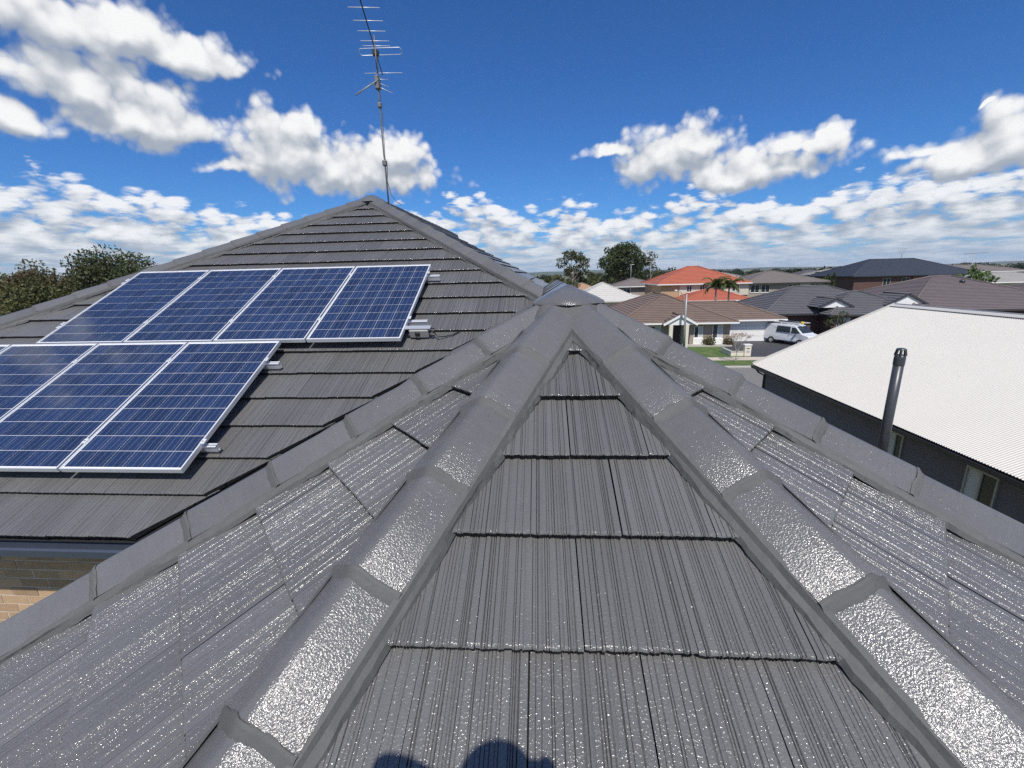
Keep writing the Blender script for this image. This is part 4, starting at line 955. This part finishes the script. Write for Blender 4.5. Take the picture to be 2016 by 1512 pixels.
def tree(name, label, loc, h, rad, leaf, seed, trunk_r=.22, base=.3, nl=9, size=.28, dens=60, flat=.6, cat='tree', group=None, bark='bark', spread=.75, clump=.42, lean=(0, 0), shape=None):
    r = random.Random(seed); o = empty(name, loc, r.uniform(0, 6), label, cat, group)
    b = B(); top = V(lean[0], lean[1], h * .62); b.tube([(0, 0, -.1), top * .4 + V(r.uniform(-.1, .1), 0, 0), top], [trunk_r, trunk_r * .75, trunk_r * .4], 8)
    cl = []
    for k in range(nl):
        a = k * 2.4 + r.uniform(-.4, .4); f = (k + .5) / nl; z = h * (base + (1 - base) * (.12 + .80 * f)); rr = rad * spread * math.sin(PI * min(.95, .2 + .72 * f)) * r.uniform(.55, 1.05)
        if shape == 'umbrella': z = h * (.66 + .24 * r.random()); rr = rad * math.sqrt(f) * .85
        c = V(rr * math.cos(a) + lean[0] * f, rr * math.sin(a) + lean[1] * f, min(z, h - rad * clump * .4)); s = top * min(.98, max(.35, z / h * .9))
        mid = (s + c) / 2 + V(0, 0, -.08 * h * r.random()); b.tube([s, mid, c], [trunk_r * .34, trunk_r * .2, trunk_r * .07], 5, cap=False); R = rad * clump * r.uniform(.7, 1.2)
        cl.append((c, R))
        for _ in range(2): d = np.array([r.gauss(0, 1), r.gauss(0, 1), r.gauss(0, .5)]); cl.append((c + d / np.linalg.norm(d) * R * .85, R * r.uniform(.4, .65)))
    b.build('trunk', bark, o)
    me = leaves(cl, dens, size, seed, flat); link('crown', me, o, leaf); return o
# two big gum trees behind the roofs
tree('gum_tree', 'tall loose gum tree with bent top, left of the two big trees', (7.2, 105, 0), 12.6, 3.9, 'leaf_gum', 21, .35, .45, 12, .30, 46, .6, bark='bark_pale', clump=.36, lean=(-.8, 0))
tree('gum_tree', 'broad dense gum tree with domed crown, largest on the skyline', (20.2, 115, 0), 14.2, 6.6, 'leaf_dark', 33, .5, .42, 22, .32, 44, .75, bark='bark_pale', clump=.36)
tree('gum_tree', 'thin open gum tree at the right side of the domed one', (26.6, 117, 0), 12.0, 4.2, 'leaf_gum', 35, .35, .35, 10, .28, 26, .75, bark='bark_pale', clump=.34)
r = random.Random(5)
MID = [(-.5, 96, 6.4, 3.2), (2.2, 100, 7.2, 3.0), (5.5, 98, 6.6, 3.4), (9.5, 108, 6.6, 3.2), (12.5, 110, 7.3, 3.2), (15.5, 107, 6.2, 3.0), (23.5, 112, 6.4, 3.2), (27, 120, 7.0, 3.4), (31, 122, 7.2, 3.4), (35, 126, 8.6, 2.6), (39, 130, 7.2, 3.6), (-4.5, 94, 6.8, 3.2), (-8, 92, 7.0, 3.4), (2.0, 74, 6.4, 2.4)]
MIDL = ['dark tree directly left of the loose gum tree', 'olive tree at the foot of the loose gum tree', 'grey green tree just right under the loose gum tree', 'dark tree between the two gum trees, left one', 'olive tree between the two gum trees, middle one', 'grey green tree between the two gum trees, right one', 'dark low tree below the domed gum crown', 'olive tree right of the thin gum tree', 'grey green tree left behind the red roof ridge', 'dark narrow tree beside the red roof ridge', 'olive tree behind the right end of the red roof', 'grey green tree beside the main roof hip end', 'dark tree peeping past the main roof hip', 'olive tree above the lime green treetop']
for k, (x, y, h, R) in enumerate(MID): tree('tree', MIDL[k], (x, y, 0), h, R, ('leaf_dark', 'leaf_olive', 'leaf_gum')[k % 3], 50 + k, .2, .15, 8, .42, 18, .75, group='trees behind the houses')
tree('lime_tree', 'small lime green tree just above the apex cap', (3.2, 62, 0), 6.0, 1.6, 'leaf_lime', 71, .12, .3, 6, .2, 60, .8)
tree('round_shrub_tree', 'bright green bushy tree against the blue roof', (63.2, 70, 0), 6.8, 2.6, 'leaf_bright', 72, .2, .3, 10, .26, 60, .75)
for k, (x, h, lb) in enumerate(((51.6, 6.0, 'slim dark cypress in front of the pale house, left one'), (52.5, 6.4, 'slim dark cypress in front of the pale house, right one'))):
    o = empty('cypress', (x, 85, 0), 0, lb, 'tree', 'cypresses'); b = B(); b.tube([(0, 0, 0), (0, 0, h * .9)], [.12, .03], 6); b.build('trunk', 'bark', o)
    link('crown', leaves([(V(0, 0, z), .42 - .2 * abs(z / h - .45)) for z in np.linspace(1.0, h - .3, 10)], 350, .2, 80 + k, 1.6), o, 'leaf_dark')
tree('shrub_tree', 'bright green shrub left of the cypresses', (49.8, 84, 0), 5.6, 1.3, 'leaf_bright', 90, .1, .3, 6, .2, 60, .9)
# trees on the left beyond the roof edge
LT = [(-63, 46, 8.2, 5.2, 'leaf_dark', 'dark bushy tree at the far left edge'), (-57.5, 47, 8.5, 5.2, 'leaf_olive', 'olive green tree left of the domed tree'), (-53.5, 44, 8.2, 4.4, 'leaf_brown', 'brownish tree in the left tree group'), (-48.5, 47, 10.2, 5.8, 'leaf_gum', 'tall tree with wide domed crown in the left group'), (-43, 45, 8.5, 3.8, 'leaf_dark', 'dark tree right of the domed crown, by the roof edge'), (-51, 41, 7.6, 4.0, 'leaf_olive', 'low olive tree in front of the left group'), (-60, 41, 7.4, 4.0, 'leaf_olive', 'low pale tree in front at the left edge'), (-38, 46, 7.4, 3.0, 'leaf_gum', 'small tree peeping over the left roof hip'), (-66, 40, 8.2, 4.4, 'leaf_dark', 'dense dark tree outside the left border')]
for k, (x, y, h, R, m, lb) in enumerate(LT): tree('tree', lb, (x, y, 0), h, R, m, 120 + k, .28, .12, 20, .17, 115, .85, group='trees left of the house', clump=.46)
# feather palms in front of the red house
def palm(x, y, h, label, seed):
    r = random.Random(seed); o = empty('palm_tree', (x, y, .1), 0, label, 'palm', 'palms before the red house')
    b = B(); b.tube([(0, 0, 0), (.05, 0, h * .4), (0, 0, h - .9)], [.16, .12, .10], 8); b.build('trunk', 'bark_pale', o)
    for k in range(18):
        a = k * 2.4 + r.uniform(-.3, .3); el = r.uniform(.25, 1.35); L = r.uniform(1.6, 2.3); b = B(); pts = []
        for s in range(8):
            q = s / 7; e = el - q * q * 1.5; 
            if s == 0: p = V(0, 0, h - .9)
            else: p = pts[-1] + V(math.cos(a) * math.cos(e), math.sin(a) * math.cos(e), math.sin(e)) * (L / 7)
            pts.append(p)
        b.tube(pts, [.025 - .002 * s for s in range(8)], 4, cap=False); side = V(-math.sin(a), math.cos(a), 0)
        for s in range(1, 8):
            for z in range(2):
                p = pts[s] + (pts[s] - pts[s - 1]) * (z * -.5); d = pts[s] - pts[s - 1]; d /= np.linalg.norm(d)
                for sg in (-1, 1): tip = p + side * sg * (.46 - .035 * s) + d * .2 + V(0, 0, -.16); b.poly((p - d * .06, p + d * .08, tip + d * .05, tip - d * .03))
        b.build('frond', 'leaf_palm', o)
palm(21.8, 58, 6.1, 'feather palm before the red house, left of the pair', 1); palm(23.4, 58, 6.0, 'feather palm before the red house, right of the pair', 2)
# bare street tree with pale buds
bt = empty('bare_tree', (15.6, 36.0, .1), 0, 'leafless young street tree on the verge', 'tree'); b = B(); r = random.Random(11); tips = []
def branch(p, d, L, rad, lv):
    q = p + d * L; b.tube([p, (p + q) / 2 + V(r.gauss(0, .02), r.gauss(0, .02), 0), q], [rad, rad * .8, rad * .62], 5, cap=False)
    if lv == 0: tips.append(q); return
    for k in range(3 if lv > 1 else 3):
        a = r.uniform(0, 6.28) if lv < 3 else k * 2.1; n = V(math.cos(a), math.sin(a), 0); e = d + n * r.uniform(.35, .75) + V(0, 0, .25); e /= np.linalg.norm(e); branch(q, e, L * r.uniform(.62, .85), rad * .6, lv - 1)
branch(V(0, 0, -.05), V(0, 0, 1.), .85, .045, 4); b.build('branches', 'bark_pale', bt)
link('buds', leaves([(c, .12) for c in tips], 700, .035, 5, 1), bt, 'bud')
# shrubs by the brown house, garden bush by the grey house
def shrub(loc, R, m, label, seed, flat=1.0): 
    o = empty('shrub', loc, 0, label, 'shrub'); b = B(); b.tube([(0, 0, -.05), (0, 0, R)], [.05, .02], 5); b.build('stem', 'bark', o); link('foliage', leaves([(V(0, 0, R * .9), R), (V(.1, 0, R * .6), R * .8)], 420 / max(R, .3), .1, seed, flat), o, m)
shrub((16.35, 44.05, .1), .62, 'leaf_olive', 'clipped round shrub before the white wall panel', 1); shrub((18.25, 44.2, .1), .5, 'leaf_brown', 'reddish shrub beside the garage door', 2)
tree('garden_tree', 'small dark garden tree beside the van', (30.3, 47.2, 0), 2.9, 1.2, 'leaf_gum', 95, .07, .35, 7, .12, 130, .8)
# far belt of trees up to the horizon
r = np.random.default_rng(3); cl = []
for k in range(950):
    a = r.uniform(-1.25, 1.25); d = 140 + 900 * r.random() ** 1.8; s = r.uniform(2.2, 4.6); cl.append((V(d * math.sin(a), d * math.cos(a), s * r.uniform(.45, .85)), s * (1 + d / 900)))
link('far_trees', leaves(cl, 7, 1.0, 9, .7), None, 'leaf_far', 'stuff')['label'] = 'dark belt of distant trees along the horizon'

# ------------------------------------------------------------------ the photographer, whose shadow falls on the front tiles
def person():
    X0, Y0_ = -.02, -.16; zf = lambda y: F_.z(X0, y); z0 = zf(Y0_ - .12) + .05; top = H + .17
    hp = z0 + .92; sh = top - .33
    vs, es, rs = [], [], []
    def add(p, rad, par=None):
        vs.append(tuple(map(float, p))); rs.append(rad); i = len(vs) - 1
        if par is not None: es.append((par, i))
        return i
    pel = add((X0, Y0_ - .04, hp), (.15, .11)); wa = add((X0, Y0_ - .05, hp + .22), (.14, .10), pel); ch = add((X0, Y0_ - .03, sh - .14), (.165, .115), wa); nk = add((X0, Y0_ - .01, sh + .06), (.06, .06), ch)
    hd = add((X0, Y0_ + .02, sh + .17), (.085, .098), nk); add((X0, Y0_ + .02, top - .06), (.075, .085), hd)
    for s in (-1, 1):
        h_ = add((X0 + s * .10, Y0_ - .04, hp - .08), (.095, .095), pel); k_ = add((X0 + s * .15, Y0_ - .02 + .05, hp - .48), (.062, .065), h_); an = add((X0 + s * .17, Y0_ - .12, zf(Y0_ - .12) + .10), (.042, .045), k_); add((X0 + s * .18, Y0_ + .06, zf(Y0_ + .06) + .05), (.042, .035), an)
        s_ = add((X0 + s * .19, Y0_ - .03, sh - .03), (.062, .062), ch); e_ = add((X0 + s * .27, Y0_ + .05, top - (.03 if s < 0 else .055)), (.045, .045), s_); w_ = add((s * .115, -.055, H - .055), (.026, .028), e_); pm = add((s * .098, -.035, H - .01), (.028, .018), w_)
        for q, (dx, dz) in enumerate(((0, .052), (-.01, .038), (-.012, .018), (-.01, -.004))): a = add((s * (.09 + dx), -.012 - .012, H + dz), (.009, .009), pm); add((s * (.072 + dx), -.030, H + dz + .004), (.008, .008), a)
        a = add((s * .088, -.05, H - .03), (.011, .011), pm); add((s * .06, -.045, H - .018), (.009, .009), a)
    me = bpy.data.meshes.new('person'); me.from_pydata(vs, es, []); o = link('person', me, None, 'shirt'); tag(o, 'person in dark clothes standing behind the camera, seen only as a shadow', 'person')
    sk = o.modifiers.new('skin', 'SKIN'); 
    for d, rr in zip(me.skin_vertices[0].data if me.skin_vertices else [], rs): d.radius = rr
    return o, me, rs, top, (X0, Y0_)
o, me, rs, top, (X0, Y0_) = person()
if not me.skin_vertices:
    bm = bmesh.new(); bm.from_mesh(me); lay = bm.verts.layers.skin.verify(); bm.verts.ensure_lookup_table()
    for q, rr in zip(bm.verts, rs): q[lay].radius = rr
    bm.verts[0][lay].use_root = True; bm.to_mesh(me); bm.free()
else: me.skin_vertices[0].data[0].use_root = True
o.modifiers.new('subsurf', 'SUBSURF').levels = 1; o.modifiers['subsurf'].render_levels = 2
b = B(); b.lathe(((.104, top - .112), (.102, top - .06), (.085, top - .015), (.03, top + .005), (.002, top + .007)), (X0, Y0_ + .02, 0), 20)
hat = b.build('hat', 'cap_fabric', o)
ph = B(); ph.box(-.075, .075, -.022, -.012, H - .037, H + .037); pho = bevel(ph.build('phone', 'plastic_black'), .004); tag(pho, 'black phone held up by the person on the roof', 'phone')

# ------------------------------------------------------------------ thin haze over the district
b = B(); b.box(-6500, 6500, -700, 9500, -3, 48); hz_o = b.build('haze', None, kind='stuff')
hm = bpy.data.materials.new('haze'); hm.use_nodes = True; t = NT(hm.node_tree); t.n.remove(t.n['Principled BSDF'])
pv = t.new('ShaderNodeVolumePrincipled'); pv.inputs['Color'].default_value = (.80, .88, 1.0, 1); pv.inputs['Density'].default_value = 7e-5; pv.inputs['Anisotropy'].default_value = .0
t.l.new(pv.outputs[0], t.n['Material Output'].inputs['Volume']); hz_o.data.materials.append(hm); hz_o['label'] = 'thin summer haze over the far suburb'
